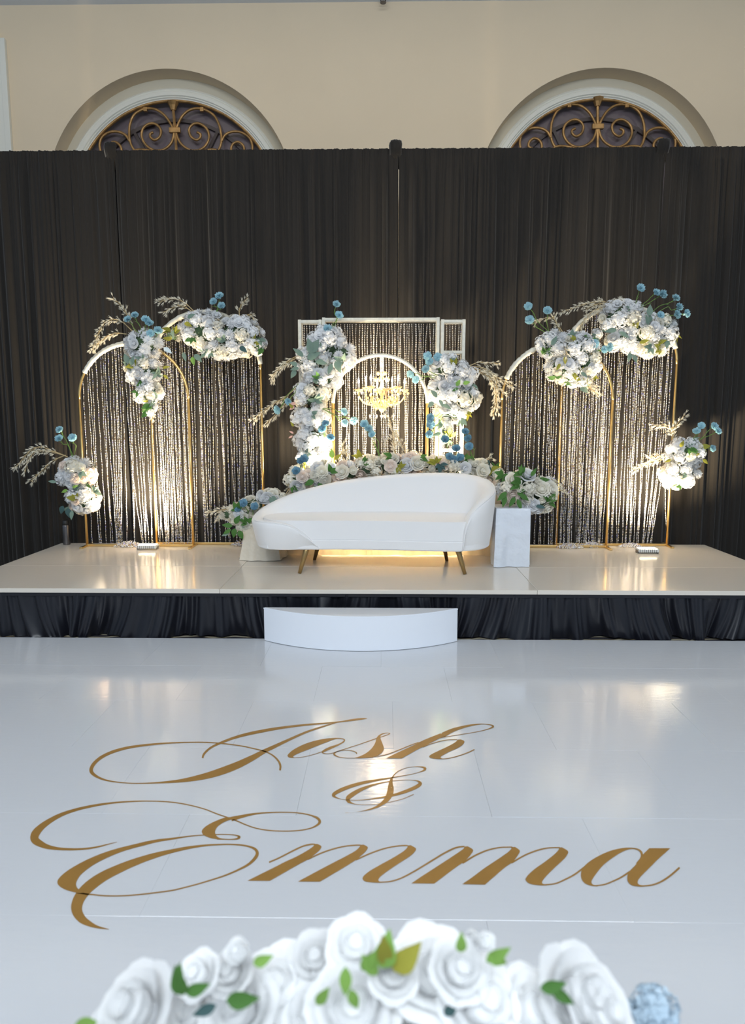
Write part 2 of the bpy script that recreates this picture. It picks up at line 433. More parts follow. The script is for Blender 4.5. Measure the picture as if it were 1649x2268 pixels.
# ================================================================== LETTERING (gold vinyl on the floor)
LZ = DF_Z + .0016
def floor_ribbon(mb, left, right, k=0):
    z = LZ + k * .0002
    n0 = len(mb.v)
    for l, r in zip(left, right):
        mb.v.append(tuple(onz(l[0], l[1], z))); mb.v.append(tuple(onz(r[0], r[1], z)))
    for i in range(len(left) - 1):
        a = n0 + 2 * i; mb.f.append((a, a + 1, a + 3, a + 2))
def stroke(mb, pts, C, k=0, sub=7):
    ox, oy, s = C
    P = catmull([(ox + x / s, oy + y / s, w / s) for x, y, w in pts], sub)
    L_, R_ = [], []
    for i, p in enumerate(P):
        a, b = P[max(i - 1, 0)], P[min(i + 1, len(P) - 1)]
        t = np.array([b[0] - a[0], b[1] - a[1]]); t /= (np.linalg.norm(t) + 1e-9); n = np.array([-t[1], t[0]])
        w = max(p[2], .5) / 2
        L_.append((p[0] + n[0] * w, p[1] + n[1] * w)); R_.append((p[0] - n[0] * w, p[1] - n[1] * w))
    floor_ribbon(mb, L_, R_, k)
def pair(mb, L_, R_, C, k=1, sub=6):
    ox, oy, s = C
    f = lambda Q: catmull([(ox + x / s, oy + y / s) for x, y in Q], sub)
    floor_ribbon(mb, f(L_), f(R_), k)
def letter(name, parent, strokes=(), pairs=()):
    mb = MB()
    for k, (C, pts) in enumerate(strokes): stroke(mb, pts, C, k)
    for k, (C, l, r) in enumerate(pairs): pair(mb, l, r, C, len(strokes) + k)
    # orient all faces upward
    for i, f in enumerate(mb.f):
        a, b, c = (Vector(mb.v[q]) for q in f[:3])
        if (b - a).cross(c - a).z < 0: mb.f[i] = tuple(reversed(f))
    return mb.build(name, M_LETTER, parent, org=parent.location)
C1 = (190, 1580, 2.4985); C2 = (620, 1590, 4.997); C3 = (800, 1590, 4.997); C4 = (720, 1690, 4.997); C5 = (50, 1760, 4.997); C7 = (540, 1850, 3.331); C8 = (1020, 1850, 3.331)
c_ = onz(600, 1680, LZ)
T = thing('floor_lettering', 'gold script word beginning with J on the white dance floor', 'lettering', (c_.x, c_.y, DF_Z), 'gold floor lettering')
letter('letter_j', T, [
    (C1, [(645, 247, 10), (655, 222, 11), (690, 190, 11), (745, 163, 12), (820, 135, 14), (900, 113, 16), (1000, 93, 16), (1100, 77, 13), (1220, 63, 10), (1330, 54, 8), (1410, 46, 7), (1470, 37, 11), (1520, 31, 10), (1555, 28, 3)]),
    (C1, [(1400, 47, 3), (1320, 70, 8), (1220, 103, 11), (1120, 147, 14), (1050, 180, 18), (990, 208, 22), (930, 241, 30), (850, 281, 38), (770, 313, 40), (690, 339, 36), (610, 358, 28), (530, 372, 19), (450, 380, 12), (370, 385, 7), (270, 387, 5), (180, 381, 6), (110, 369, 9), (60, 349, 14), (32, 325, 20), (32, 300, 20), (52, 270, 18), (90, 240, 17), (150, 212, 16), (230, 190, 14), (330, 175, 11), (440, 165, 8), (560, 160, 6), (660, 160, 6), (760, 167, 6), (860, 180, 6), (940, 197, 6), (1000, 214, 6), (1040, 237, 8), (1066, 265, 10), (1076, 290, 11), (1074, 315, 10)])])
letter('letter_o', T, [
    (C2, [(170, 440, 5), (240, 434, 5), (310, 420, 5), (390, 398, 6), (465, 373, 7)]),
    (C2, [(690, 230, 9), (712, 243, 13), (703, 262, 15), (670, 284, 14), (620, 307, 20), (560, 330, 28), (500, 357, 26), (468, 378, 16), (485, 392, 9), (530, 396, 6), (590, 387, 6), (650, 365, 6), (760, 330, 8), (900, 285, 8), (1060, 228, 9)])],
    [(C2, [(700, 226), (620, 221), (530, 226), (440, 240), (340, 265), (240, 302), (150, 350), (98, 392), (82, 415), (90, 432), (120, 441), (180, 442)],
          [(696, 236), (640, 232), (590, 241), (520, 267), (430, 302), (330, 342), (250, 372), (180, 402), (150, 420), (144, 430), (158, 437), (190, 437)])])
letter('letter_s', T, [
    (C2, [(1040, 236, 9), (1120, 210, 8), (1180, 190, 8), (1212, 175, 9), (1205, 168, 6), (1170, 167, 8), (1120, 182, 14), (1088, 208, 22)]),
    (C2, [(1030, 433, 10), (900, 443, 6), (820, 444, 5), (730, 443, 6), (650, 432, 8), (607, 412, 16), (598, 394, 18), (628, 373, 10), (680, 360, 6), (740, 358, 6), (800, 365, 7), (838, 380, 10), (848, 397, 14)]),
    (C2, [(1030, 428, 8), (1120, 418, 8), (1200, 398, 9), (1300, 360, 9), (1420, 310, 9), (1530, 270, 8)])],
    [(C2, [(1085, 195), (1066, 225), (1050, 280), (1010, 340), (950, 390), (880, 425), (820, 443)], [(1110, 200), (1113, 235), (1135, 290), (1147, 330), (1140, 365), (1100, 405), (1020, 436)])])
letter('letter_h', T, [
    (C3, [(840, 226, 6), (960, 205, 6), (1080, 186, 6), (1200, 167, 6), (1320, 145, 7), (1410, 120, 10), (1456, 97, 20), (1438, 80, 12), (1380, 70, 7), (1310, 69, 10), (1200, 83, 20), (1100, 107, 30), (1000, 140, 42), (900, 190, 56)]),
    (C3, [(680, 322, 8), (760, 290, 8), (860, 260, 8), (960, 242, 7), (1060, 239, 7)]),
    (C3, [(870, 453, 6), (940, 450, 8), (1020, 435, 9), (1110, 408, 10), (1190, 378, 11), (1250, 350, 12)])],
    [(C3, [(870, 172), (690, 245), (560, 310), (430, 370), (270, 447)], [(960, 185), (860, 228), (690, 315), (620, 350), (445, 448)]),
     (C3, [(1066, 240), (1032, 273), (950, 318), (850, 365), (770, 405), (750, 430), (790, 448), (870, 456)], [(1100, 238), (1138, 258), (1120, 295), (1060, 335), (960, 380), (890, 420), (876, 440), (895, 449)])])
c_ = onz(835, 1750, LZ)
T = thing('floor_lettering', 'gold script ampersand between the two words on the dance floor', 'lettering', (c_.x, c_.y, DF_Z), 'gold floor lettering')
letter('ampersand', T, [
    (C4, [(728, 175, 20), (742, 158, 14), (775, 115, 10), (830, 78, 7), (910, 50, 5), (1000, 40, 6), (1070, 44, 14), (1104, 59, 28), (1090, 80, 20), (1050, 97, 8), (980, 117, 6), (900, 134, 7), (820, 147, 8), (740, 160, 12), (640, 177, 18), (520, 197, 26), (400, 222, 33), (280, 256, 38), (180, 295, 40), (110, 332, 38), (92, 355, 38), (108, 374, 20), (150, 392, 7), (220, 406, 5), (330, 411, 5), (430, 407, 7), (540, 393, 12), (640, 377, 18), (760, 353, 26), (860, 323, 34), (960, 285, 38), (1028, 250, 40), (1050, 224, 36), (1020, 198, 14), (960, 189, 5), (880, 187, 5), (780, 195, 6), (690, 206, 9), (580, 228, 16), (480, 258, 26), (380, 300, 40), (295, 350, 50), (250, 390, 48), (260, 424, 36), (295, 444, 13), (350, 457, 5), (430, 462, 5), (520, 458, 5), (600, 450, 5), (700, 435, 5), (800, 412, 6), (880, 388, 6), (940, 362, 8), (978, 347, 8)])],
    [(C4, [(725, 165), (705, 210), (688, 290), (670, 360), (620, 430), (540, 485), (430, 523), (320, 544), (222, 550)], [(748, 165), (745, 220), (757, 280), (748, 350), (700, 420), (640, 462), (560, 500), (440, 530), (222, 553)])])
c_ = onz(790, 1900, LZ)
T = thing('floor_lettering', 'larger gold script word beginning with E, nearest the foreground flowers', 'lettering', (c_.x, c_.y, DF_Z), 'gold floor lettering')
X6 = 1649
letter('letter_e', T, [
    (C5, [(1045, 524, 4), (960, 545, 10), (850, 573, 17), (740, 593, 20), (620, 603, 22), (500, 604, 27), (380, 596, 34), (270, 575, 52), (190, 540, 74), (142, 506, 88), (130, 470, 92), (150, 420, 88), (210, 355, 70), (300, 290, 55), (420, 225, 42), (560, 175, 33), (720, 135, 28), (900, 103, 22), (1080, 83, 17), (1250, 73, 14), (1400, 71, 12), (1540, 75, 12)] +
         [(X6 + x, y, w) for x, y, w in [(0, 83, 12), (130, 102, 12), (260, 130, 12), (380, 165, 12), (500, 212, 13), (610, 250, 13), (720, 290, 13), (820, 333, 13), (930, 370, 12), (1050, 392, 12), (1180, 402, 12), (1310, 402, 12), (1430, 393, 12), (1540, 370, 14), (1610, 335, 22), (1637, 300, 30), (1615, 262, 26), (1550, 232, 16), (1460, 210, 12), (1340, 197, 11), (1220, 194, 12), (1100, 197, 13), (980, 205, 16), (870, 220, 24), (770, 242, 34), (660, 270, 50)]]),
    (C5, [(X6 + x, y, w) for x, y, w in [(500, 487, 20), (570, 492, 12), (650, 495, 10), (720, 488, 18), (748, 470, 28), (728, 455, 16), (680, 445, 11), (600, 440, 10), (500, 440, 10), (350, 447, 10), (250, 454, 11), (120, 470, 16), (0, 488, 22)]] + [(1500, 508, 30), (1350, 540, 38)]),
    (C5, [(600, 1082, 22), (700, 1100, 16), (780, 1106, 15), (900, 1118, 14), (1040, 1120, 13), (1200, 1113, 14), (1400, 1093, 14)] + [(X6 + x, y, w) for x, y, w in [(0, 1060, 14), (150, 1025, 14), (300, 985, 14), (450, 940, 15), (600, 890, 17), (740, 830, 20), (850, 770, 26), (920, 705, 34), (946, 650, 34), (925, 605, 28), (860, 575, 20), (760, 556, 16), (640, 550, 15), (520, 552, 16), (380, 560, 20), (200, 584, 30), (60, 612, 38), (0, 625, 42)]] +
         [(1500, 662, 55), (1350, 708, 68), (1200, 762, 82), (1050, 826, 95), (900, 900, 108), (780, 980, 118), (690, 1060, 122), (625, 1150, 122), (597, 1240, 122), (610, 1310, 112), (660, 1380, 90), (740, 1430, 60), (830, 1465, 30), (955, 1490, 6)])],
    [(C5, [(X6 + 690, 248), (X6 + 600, 252), (X6 + 500, 285), (X6 + 400, 335), (X6 + 345, 380), (X6 + 333, 415), (X6 + 360, 450), (X6 + 430, 480), (X6 + 520, 494)], [(X6 + 690, 272), (X6 + 640, 280), (X6 + 570, 308), (X6 + 510, 350), (X6 + 482, 395), (X6 + 482, 430), (X6 + 500, 460), (X6 + 530, 478), (X6 + 570, 488)]),
     (C5, [(1370, 516), (1200, 557), (1030, 600), (850, 660), (680, 735), (520, 825), (420, 905), (385, 960), (400, 1005), (460, 1045), (540, 1072), (620, 1090)], [(1370, 555), (1240, 588), (1100, 630), (950, 690), (820, 755), (720, 820), (640, 890), (600, 950), (590, 990), (600, 1025), (630, 1055), (680, 1085)])])
letter('letter_m', T, [
    (C7, [(185, 199, 11), (260, 166, 11), (350, 120, 11), (430, 82, 11), (490, 67, 11), (525, 66, 9)]),
    (C7, [(470, 178, 9), (560, 135, 10), (650, 103, 10), (740, 81, 9), (820, 73, 9), (860, 72, 8)]),
    (C7, [(825, 181, 10), (920, 138, 10), (1010, 105, 10), (1090, 85, 9), (1160, 76, 9), (1205, 75, 8)]),
    (C7, [(1000, 346, 8), (1080, 340, 9), (1160, 315, 10), (1260, 263, 11), (1380, 190, 12), (1480, 130, 12), (1560, 92, 12), (1625, 81, 9)])],
    [(C7, [(515, 66), (512, 80), (470, 110), (390, 155), (300, 197), (200, 248), (25, 335)], [(540, 63), (570, 80), (558, 108), (510, 150), (480, 173), (390, 222), (190, 336)]),
     (C7, [(850, 72), (855, 82), (820, 115), (740, 160), (620, 222), (520, 275), (398, 341)], [(880, 68), (912, 87), (898, 117), (855, 157), (830, 178), (745, 232), (560, 342)]),
     (C7, [(1200, 75), (1205, 88), (1175, 118), (1100, 165), (1000, 220), (920, 268), (876, 310), (890, 338), (950, 348), (1010, 350)], [(1230, 73), (1267, 97), (1255, 125), (1215, 160), (1140, 208), (1060, 262), (1005, 305), (990, 330), (1000, 340), (1020, 342)])])
letter('letter_m', T, [
    (C8, [(12, 206, 12), (100, 152, 12), (190, 112, 11), (280, 91, 9), (340, 87, 8), (380, 86, 8)]),
    (C8, [(372, 204, 12), (470, 148, 11), (560, 112, 11), (640, 94, 9), (730, 90, 8)]),
    (C8, [(620, 365, 8), (700, 355, 10), (770, 325, 11), (840, 288, 12), (920, 228, 12)])],
    [(C8, [(22, 84), (23, 95), (-9, 120), (-99, 180), (-199, 245), (-289, 303), (-364, 354)], [(50, 80), (90, 107), (75, 140), (45, 175), (22, 196), (-49, 245), (-196, 356)]),
     (C8, [(370, 88), (372, 100), (340, 130), (260, 185), (170, 245), (90, 305), (10, 360)], [(400, 85), (434, 112), (425, 140), (400, 175), (378, 200), (315, 245), (178, 364)]),
     (C8, [(722, 92), (722, 105), (690, 140), (620, 195), (540, 252), (490, 300), (478, 330), (510, 357), (570, 368), (630, 370)], [(745, 88), (790, 117), (780, 150), (750, 185), (690, 240), (630, 300), (603, 335), (600, 352), (615, 360), (650, 361)])])
letter('letter_a', T, [
    (C8, [(990, 372, 8), (1060, 362, 10), (1130, 335, 11), (1190, 305, 12), (1245, 268, 13)]),
    (C8, [(1310, 104, 10), (1333, 130, 16), (1330, 165, 12), (1295, 210, 10)]),
    (C8, [(1335, 374, 9), (1410, 366, 11), (1480, 340, 13), (1550, 293, 14), (1613, 238, 14)])],
    [(C8, [(1335, 120), (1315, 102), (1270, 92), (1200, 93), (1110, 112), (1020, 150), (940, 200), (895, 250), (886, 305), (910, 350), (960, 372), (1010, 377)], [(1325, 122), (1310, 112), (1280, 102), (1245, 102), (1190, 122), (1120, 165), (1050, 220), (1000, 280), (967, 330), (965, 352), (980, 365), (1010, 367)]),
     (C8, [(1390, 95), (1345, 140), (1320, 182), (1280, 228), (1240, 270), (1228, 305), (1232, 340), (1260, 368), (1310, 378), (1350, 379)], [(1545, 95), (1500, 135), (1450, 180), (1395, 235), (1345, 285), (1310, 325), (1304, 350), (1315, 363), (1335, 368), (1355, 370)])])

# ================================================================== STAGE
SX0, SX1, SY0, SY1 = -3.47, 3.42, 5.18, 7.22
ST = thing('stage_platform', 'low white-topped stage platform carrying the sofa and arches', 'stage', (0, 6, 0))
xa, xb = onz(505, 1285, STAGE_Z).x, onz(1166, 1282, STAGE_Z).x
for (a, b) in ((SX0, xa), (xa, xb), (xb, SX1)):
    for (c, d) in ((SY0, 6.04), (6.04, SY1)):
        MB().bbox(a + .001, b - .001, c + .001 - 6, d - .001 - 6, STAGE_Z - .035, STAGE_Z - (0.0012 if (a == xa) else 0), .003).build('deck_panel', M_STAGE, ST)
MB().box(SX0 + .03, SX1 - .03, SY0 + .14 - 6, SY1 - .03 - 6, .02, STAGE_Z - .036).build('riser_frame', M_BLACKP, ST)
for (x, y) in ((-3.3, 5.35), (-1.2, 5.35), (1.2, 5.35), (3.3, 5.35), (-3.3, 7.05), (3.3, 7.05)):
    MB().lathe([(.03, 0), (.03, .03)], (x, y - 6, 0), 8).build('foot', M_BLACKP, ST)
# skirt, gathered black cloth with a flat header band
def fold(x, seed, scales):
    r = np.random.default_rng(seed); y = np.zeros_like(x)
    for lam, amp in scales:
        ph = r.uniform(0, 6.28); fm = r.uniform(.8, 1.25)
        warp = .35 * lam * np.sin(x * 2 * PI / (lam * r.uniform(4, 7)) + r.uniform(0, 6.28))
        y += amp * np.sin((x + warp) * 2 * PI / lam * fm + ph)
    return y
SK = thing('stage_skirt', 'gathered black cloth skirt along the front of the stage', 'skirt', (0, SY0 + .045, 0))
xs = np.arange(SX0, SX1, .008); nz = 22
zs = np.linspace(.355, .006, nz)
base = fold(xs, 3, [(.16, .012), (.09, .008), (.045, .005)]); deep = fold(xs, 5, [(.42, .030), (.23, .022), (.12, .012)])
V = []; 
for k, z in enumerate(zs):
    t = k / (nz - 1)
    sag = fold(xs + t * .12 * np.sin(xs * 2.1), 11, [(.5, .03 * t)])
    y = -.012 + base * (.5 + .5 * (1 - t)) + deep * t ** .8 + sag - .012 * t ** 2
    zoff = .012 * t * np.sin(xs * 9 + 2 * np.sin(xs * 3))
    for x, yy, zo in zip(xs + .10 * t ** 1.5 * np.sin(xs * 4.3 + 1.3 * np.sin(xs * 2)), y, zoff): V.append((x, max(min(yy, .05), -.075), max(z + zo, .004)))
n = len(xs); F = [(k * n + i, (k + 1) * n + i, (k + 1) * n + i + 1, k * n + i + 1) for k in range(nz - 1) for i in range(n - 1)]
obj('gathered_cloth', mesh_from('gathered_cloth', V, F, True), M_SKIRT, SK)
MB().bbox(SX0, SX1, -.030, -.012, .335, .364, .004).build('header_band', M_SKIRT, SK)

# curved step
e0 = at(584, 1345, SY0 - .10); e1 = at(1013, 1345, SY0 - .10); fr = onz(800, 1443, DF_Z)
zt = e0.z; sx0, sx1 = e0.x, e1.x; ch = (sx1 - sx0) / 2; sag = (SY0 - .10) - fr.y
Rr = (ch * ch + sag * sag) / (2 * sag); mx = (sx0 + sx1) / 2
STP = thing('stage_step', 'white glossy curved step standing before the stage skirt', 'step', (mx, SY0 - .10, DF_Z))
arc = []
th = math.asin(ch / Rr)
for k in range(49):
    a = -th + 2 * th * k / 48; arc.append((Rr * math.sin(a), -(Rr * math.cos(a) - (Rr - sag))))
def slab(ring, z0, z1, bev, name, m, par):
    bm = bmesh.new(); vs = [bm.verts.new((x, y, z0)) for x, y in ring]; f = bm.faces.new(vs)
    if f.normal.z > 0: f.normal_flip()
    r = bmesh.ops.extrude_face_region(bm, geom=[f]); bmesh.ops.translate(bm, vec=(0, 0, z1 - z0), verts=[g for g in r['geom'] if isinstance(g, bmesh.types.BMVert)])
    bmesh.ops.recalc_face_normals(bm, faces=bm.faces)
    ed = [e for e in bm.edges if all(abs(v.co.z - z1) < 1e-6 for v in e.verts)]
    if bev: bmesh.ops.bevel(bm, geom=ed, offset=bev, segments=2, affect='EDGES')
    me = bpy.data.meshes.new(name); bm.to_mesh(me); bm.free()
    o = obj(name, me, m, par); smooth_angle(o, 35); return o
full = arc
slab(full, .004, zt - DF_Z - .012, 0, 'step_body', M_STEP, STP)
slab([(x * 1.004, y * 1.004 if y < 0 else y) for x, y in full], zt - DF_Z - .012, zt - DF_Z, .003, 'step_top', M_STEP, STP)

# ================================================================== DRAPES (pipe and drape)
DRY = 7.50
def top_z(px): return at(px, 331, DRY).z
TOPZ = at(824, 331, DRY).z
POSTS = [at(247, 331, DRY).x, at(876, 331, DRY).x, at(1466, 331, DRY).x]
edges = [-6.6] + [p + .03 for p in POSTS] + [6.4]
dlabels = ['black floor-length drape at the far left of the backdrop, beside the left post', 'black gathered drape behind the left pair of arches', 'black gathered drape from the middle post to the right post behind the right arches', 'black gathered drape at the far right of the backdrop']
for i in range(4):
    a, b = edges[i], edges[i + 1]
    Dp = thing('backdrop_drape', dlabels[i], 'drape', ((a + b) / 2, DRY, 0), 'black backdrop drapes')
    xs = np.arange(a, b, .0075); nz = 22; ztop = TOPZ
    zs = np.concatenate([[ztop + .004, ztop - .03, ztop - .09, ztop - .12], np.linspace(ztop - .3, .01, nz - 4)])
    fine = fold(xs, 20 + i, [(.035, .006), (.055, .007), (.085, .008)]); mid = fold(xs, 40 + i, [(.14, .014), (.23, .016)]); wide = fold(xs, 60 + i, [(.5, .02), (.9, .03)])
    env = .35 + .65 * (np.sin(xs * 5.1 + i) * .5 + .5) * (np.sin(xs * 2.3 + 2 * i) * .5 + .5)
    pinch = fold(xs, 80 + i, [(.021, .004), (.033, .005)])
    sharp = -np.abs(fold(xs, 95 + i, [(.17, .020), (.11, .012)]))
    V = []
    for k, z in enumerate(zs):
        t = max(0, (ztop - z) / ztop)
        if k < 4: y = pinch + (0 if k != 2 else -.004) + fine * .3 - .01
        else: y = fine * env * (1 - .5 * t) + mid * (.55 + .6 * t) + wide * (.3 + t) + sharp * (.8 + .3 * t) + pinch * max(0, 1 - 4 * t)
        gap = .007 * max(0, 1 - t * 9)
        xx = xs.copy(); 
        u = (xs - a) / (b - a); xx = a + gap + u * (b - a - gap) + .02 * t * np.sin(xs * 6)
        zz = z + (.004 * np.sin(xs * 60) * np.sin(xs * 23) if k == 0 else 0 * xs)
        for x, yy, z_ in zip(xx, y, zz): V.append((x - (a + b) / 2, yy, z_))
    n = len(xs); F = [(k * n + j, (k + 1) * n + j, (k + 1) * n + j + 1, k * n + j + 1) for k in range(nz - 1) for j in range(n - 1)]
    obj('gathered_cloth', mesh_from('gathered_cloth', V, F, True), M_DRAPE, Dp)
    MB().tube([(a - (a + b) / 2 + .01, .05, ztop - .045), (b - (a + b) / 2 - .01, .05, ztop - .045)], .02, 8).build('cross_bar', M_STEEL, Dp)
plabels = ['black cloth-covered top of the upright post at the left of the backdrop', 'black cloth-covered top of the upright post in the middle of the backdrop', 'black cloth-covered top of the upright post at the right of the backdrop']
for p, lb in zip(POSTS, plabels):
    U = thing('drape_post', lb, 'post', (p, DRY + .12, 0), 'posts of the backdrop')
    MB().lathe([(.24, 0), (.24, .012), (.03, .014), (.03, TOPZ + .02)], n=16).build('pole', M_STEEL, U)
    mb = MB(); K = 28
    prof = [(.05, TOPZ - .16), (.055, TOPZ - .1), (.056, TOPZ - .02), (.060, TOPZ + .03), (.054, TOPZ + .06), (.03, TOPZ + .072)]
    for r, z in prof:
        for j in range(K):
            a = 2 * PI * j / K; rr = r * (1 + .16 * math.sin(j * 2.4) + .08 * math.sin(j * 5.1)); mb.v.append((rr * math.cos(a), -.155 + (.13 if z < TOPZ - .13 else .06 if z < TOPZ - .05 else 0) + .55 * rr * math.sin(a), z + .008 * math.sin(j * 1.7)))
    for q in range(len(prof) - 1):
        for j in range(K): mb.f.append((q * K + j, q * K + (j + 1) % K, (q + 1) * K + (j + 1) % K, (q + 1) * K + j))
    mb.f.append(tuple((len(prof) - 1) * K + j for j in range(K)))
    mb.build('cloth_sleeve', M_DRAPE, U, True)

# ================================================================== ARCHES with bead curtains
OCT_V = np.array([(0, 0, 1), (0, 0, -1)] + [(math.cos(a), math.sin(a), .0) for a in (0, PI / 2, PI, 3 * PI / 2)])
OCT_F = np.array([(0, 2, 3), (0, 3, 4), (0, 4, 5), (0, 5, 2), (1, 3, 2), (1, 4, 3), (1, 5, 4), (1, 2, 5)])
def beads_mesh(name, centers, dia, length, axes=None, tint=None):
    n = len(centers); C = np.array(centers)
    ang = rng.uniform(0, 2 * PI, n); ca, sa = np.cos(ang), np.sin(ang)
    sz = rng.uniform(.85, 1.15, n)
    V = np.zeros((n, 6, 3))
    x = OCT_V[None, :, 0] * ca[:, None] - OCT_V[None, :, 1] * sa[:, None]
    y = OCT_V[None, :, 0] * sa[:, None] + OCT_V[None, :, 1] * ca[:, None]
    V[..., 0] = x * dia / 2 * sz[:, None]; V[..., 1] = y * dia / 2 * sz[:, None]; V[..., 2] = OCT_V[None, :, 2] * length / 2
    tilt = rng.normal(0, .22, (n, 2)) if axes is None else axes
    V[..., 0] += V[..., 2] * tilt[:, None, 0]; V[..., 1] += V[..., 2] * tilt[:, None, 1]
    V += C[:, None, :]
    F = OCT_F[None] + (np.arange(n) * 6)[:, None, None]
    me = bpy.data.meshes.new(name); nv, nf = n * 6, n * 8
    me.vertices.add(nv); me.vertices.foreach_set('co', V.reshape(-1))
    me.loops.add(nf * 3); me.loops.foreach_set('vertex_index', F.reshape(-1).astype(np.int32))
    me.polygons.add(nf); me.polygons.foreach_set('loop_start', np.arange(0, nf * 3, 3, dtype=np.int32)); me.polygons.foreach_set('loop_total', np.full(nf, 3, np.int32))
    me.update(calc_edges=True)
    pal = np.array(tint); w = pal[:, 3] / pal[:, 3].sum(); ch = rng.choice(len(pal), n, p=w)
    colr = np.ones((nv, 4)); colr[:, :3] = np.repeat(pal[ch, :3], 6, axis=0)
    at_ = me.attributes.new('tint', 'FLOAT_COLOR', 'POINT'); at_.data.foreach_set('color', colr.reshape(-1))
    me.materials.append(M_BEAD)
    return me
TINT_SILVER = [(.95, .94, .96, 6), (.95, .84, .60, 3.0), (.50, .50, .98, .7), (.72, .80, 1.0, .9), (.30, .24, .20, 1.6)]
TINT_WARM = [(.93, .90, .86, 6), (.95, .84, .68, 4), (.62, .56, .95, .12), (.55, .45, .38, 1.0)]
def bead_strings(strings, step, Y, jitter=.012, pw=2.2):
    # strings: (x_top, z_top, x_bottom, z_bottom)
    P = []
    for x0, z0, x1, z1 in strings:
        n = max(2, int((z0 - z1) / step)); t = np.linspace(0, 1, n)
        bow = (x1 - x0) * t ** pw
        yy = Y + rng.uniform(-jitter, jitter)
        P.append(np.stack([x0 + bow + .002 * np.sin(t * 40 + rng.uniform(0, 6)), np.full(n, yy) + .01 * np.sin(t * 5 + rng.uniform(0, 6)), z0 + (z1 - z0) * t], 1))
    return np.concatenate(P)
def heap(x, y, rx, n):
    a = rng.uniform(0, 2 * PI, n); r = np.sqrt(rng.uniform(0, 1, n)); h = np.maximum(0, 1 - r ** 2)
    return np.stack([x + r * np.cos(a) * rx, y + r * np.sin(a) * rx * .4, STAGE_Z + .008 + h * rng.uniform(0, 1, n) * rx * .35], 1)

def wrap_tube(mb, pts, r, n=8):
    k = len(pts); mb.tube(pts, [r * (1 + .12 * math.sin(i * 2.3) + .06 * math.sin(i * 5.7)) for i in range(k)], n)

def gold_arch(label, x0, x1, spring_z, Y, wrap=(20, 160)):
    A = thing('arch_stand', label, 'arch', ((x0 + x1) / 2, Y, STAGE_Z), 'gold arch stands')
    R = (x1 - x0) / 2; sz = spring_z - STAGE_Z
    for s in (-1, 1): MB().tube([(s * R, 0, 0), (s * R, 0, sz)], .0135, 10).build('post', M_GOLD, A, True)
    pts = [(-R * math.cos(PI * k / 40), 0, sz + R * math.sin(PI * k / 40)) for k in range(41)]
    MB().tube(pts, .0135, 10).build('arc', M_GOLD, A, True)
    MB().bbox(-R, R, -.014, .014, .002, .026, .004).build('base_bar', M_GOLD, A)
    for s in (-1, 1): MB().bbox(s * R - .015, s * R + .015, -.16, .12, .001, .018, .004).build('foot', M_GOLD, A)
    w = [(-R * math.cos(math.radians(a)), 0, sz + R * math.sin(math.radians(a))) for a in np.linspace(wrap[0], wrap[1], 50)]
    mb = MB(); wrap_tube(mb, w, .025); mb.build('cloth_wrap', M_WHITEWRAP, A, True)
    return R
def arch_beads(label, x0, x1, spring_z, Y, n, spread=.02, heaps=()):
    R = (x1 - x0) / 2; cx = (x0 + x1) / 2; S = []
    xs = np.linspace(x0 + .05, x1 - .03, n) + rng.normal(0, .006, n)
    clump = cx + rng.uniform(-R, R, 9)
    for x in xs:
        d = min(abs(x - cx), R * .995); zt_ = spring_z + math.sqrt(R * R - d * d) - .02
        tgt = clump[np.argmin(abs(clump - x))]
        S.append((x, zt_, x + (tgt - x) * rng.uniform(0, .55) + rng.normal(0, spread), STAGE_Z + .02))
        if rng.uniform() < .15: S.append((x + .008, zt_, x + .012 + rng.normal(0, .03), STAGE_Z + .02))
    P = [bead_strings(S, .0165, Y + .035)]
    for h in heaps: P.append(heap(*h))
    P = np.concatenate(P); o0 = Vector((cx, Y, STAGE_Z))
    o = obj('bead_curtain', beads_mesh('bead_curtain', P - np.array(o0), .0098, .0165, tint=TINT_SILVER), None, None, o0)
    tag(o, label, 'bead curtain', 'crystal bead curtains', 'stuff')

YS, YT = 7.02, 7.14
def X(px, py, Y): return at(px, py, Y).x
# left pair
lsx0, lsx1 = X(182, 1000, YS), X(421, 1000, YS); lsz = at(290, 884, YS).z
ltx0, ltx1 = X(339, 1000, YT), X(581, 1000, YT); ltz = at(458, 818, YT).z
rsx0, rsx1 = X(1108, 1000, YS), X(1351, 1000, YS); rsz = at(1230, 886, YS).z
rtx0, rtx1 = X(1238, 1000, YT), X(1487, 1000, YT); rtz = at(1370, 806, YT).z
gold_arch('shorter gold arch at far left, its post behind the low left flowers', lsx0, lsx1, lsz, YS, (28, 120))
gold_arch('taller gold arch left of the sofa, behind the shorter one', ltx0, ltx1, ltz, YT, (5, 175))
gold_arch('shorter gold arch just right of the sofa', rsx0, rsx1, rsz, YS, (22, 120))
gold_arch('taller gold arch at far right, behind the shorter one', rtx0, rtx1, rtz, YT, (8, 165))
arch_beads('strings of clear crystal beads in the shorter left arch', lsx0, lsx1, lsz, YS, 33, heaps=[(lsx0 + .45, YS - .02, .16, 500)])
arch_beads('strings of clear crystal beads in the taller left arch', ltx0, ltx1, ltz, YT, 36, heaps=[(ltx1 - .22, YT - .06, .13, 300)])
arch_beads('strings of clear crystal beads in the shorter right arch', rsx0, rsx1, rsz, YS, 33, heaps=[(rsx1 - .38, YS - .02, .14, 350)])
arch_beads('strings of clear crystal beads in the taller right arch', rtx0, rtx1, rtz, YT, 38, heaps=[(rtx0 + .35, YT - .08, .14, 350), (rtx0 + .75, YT - .08, .12, 250)])

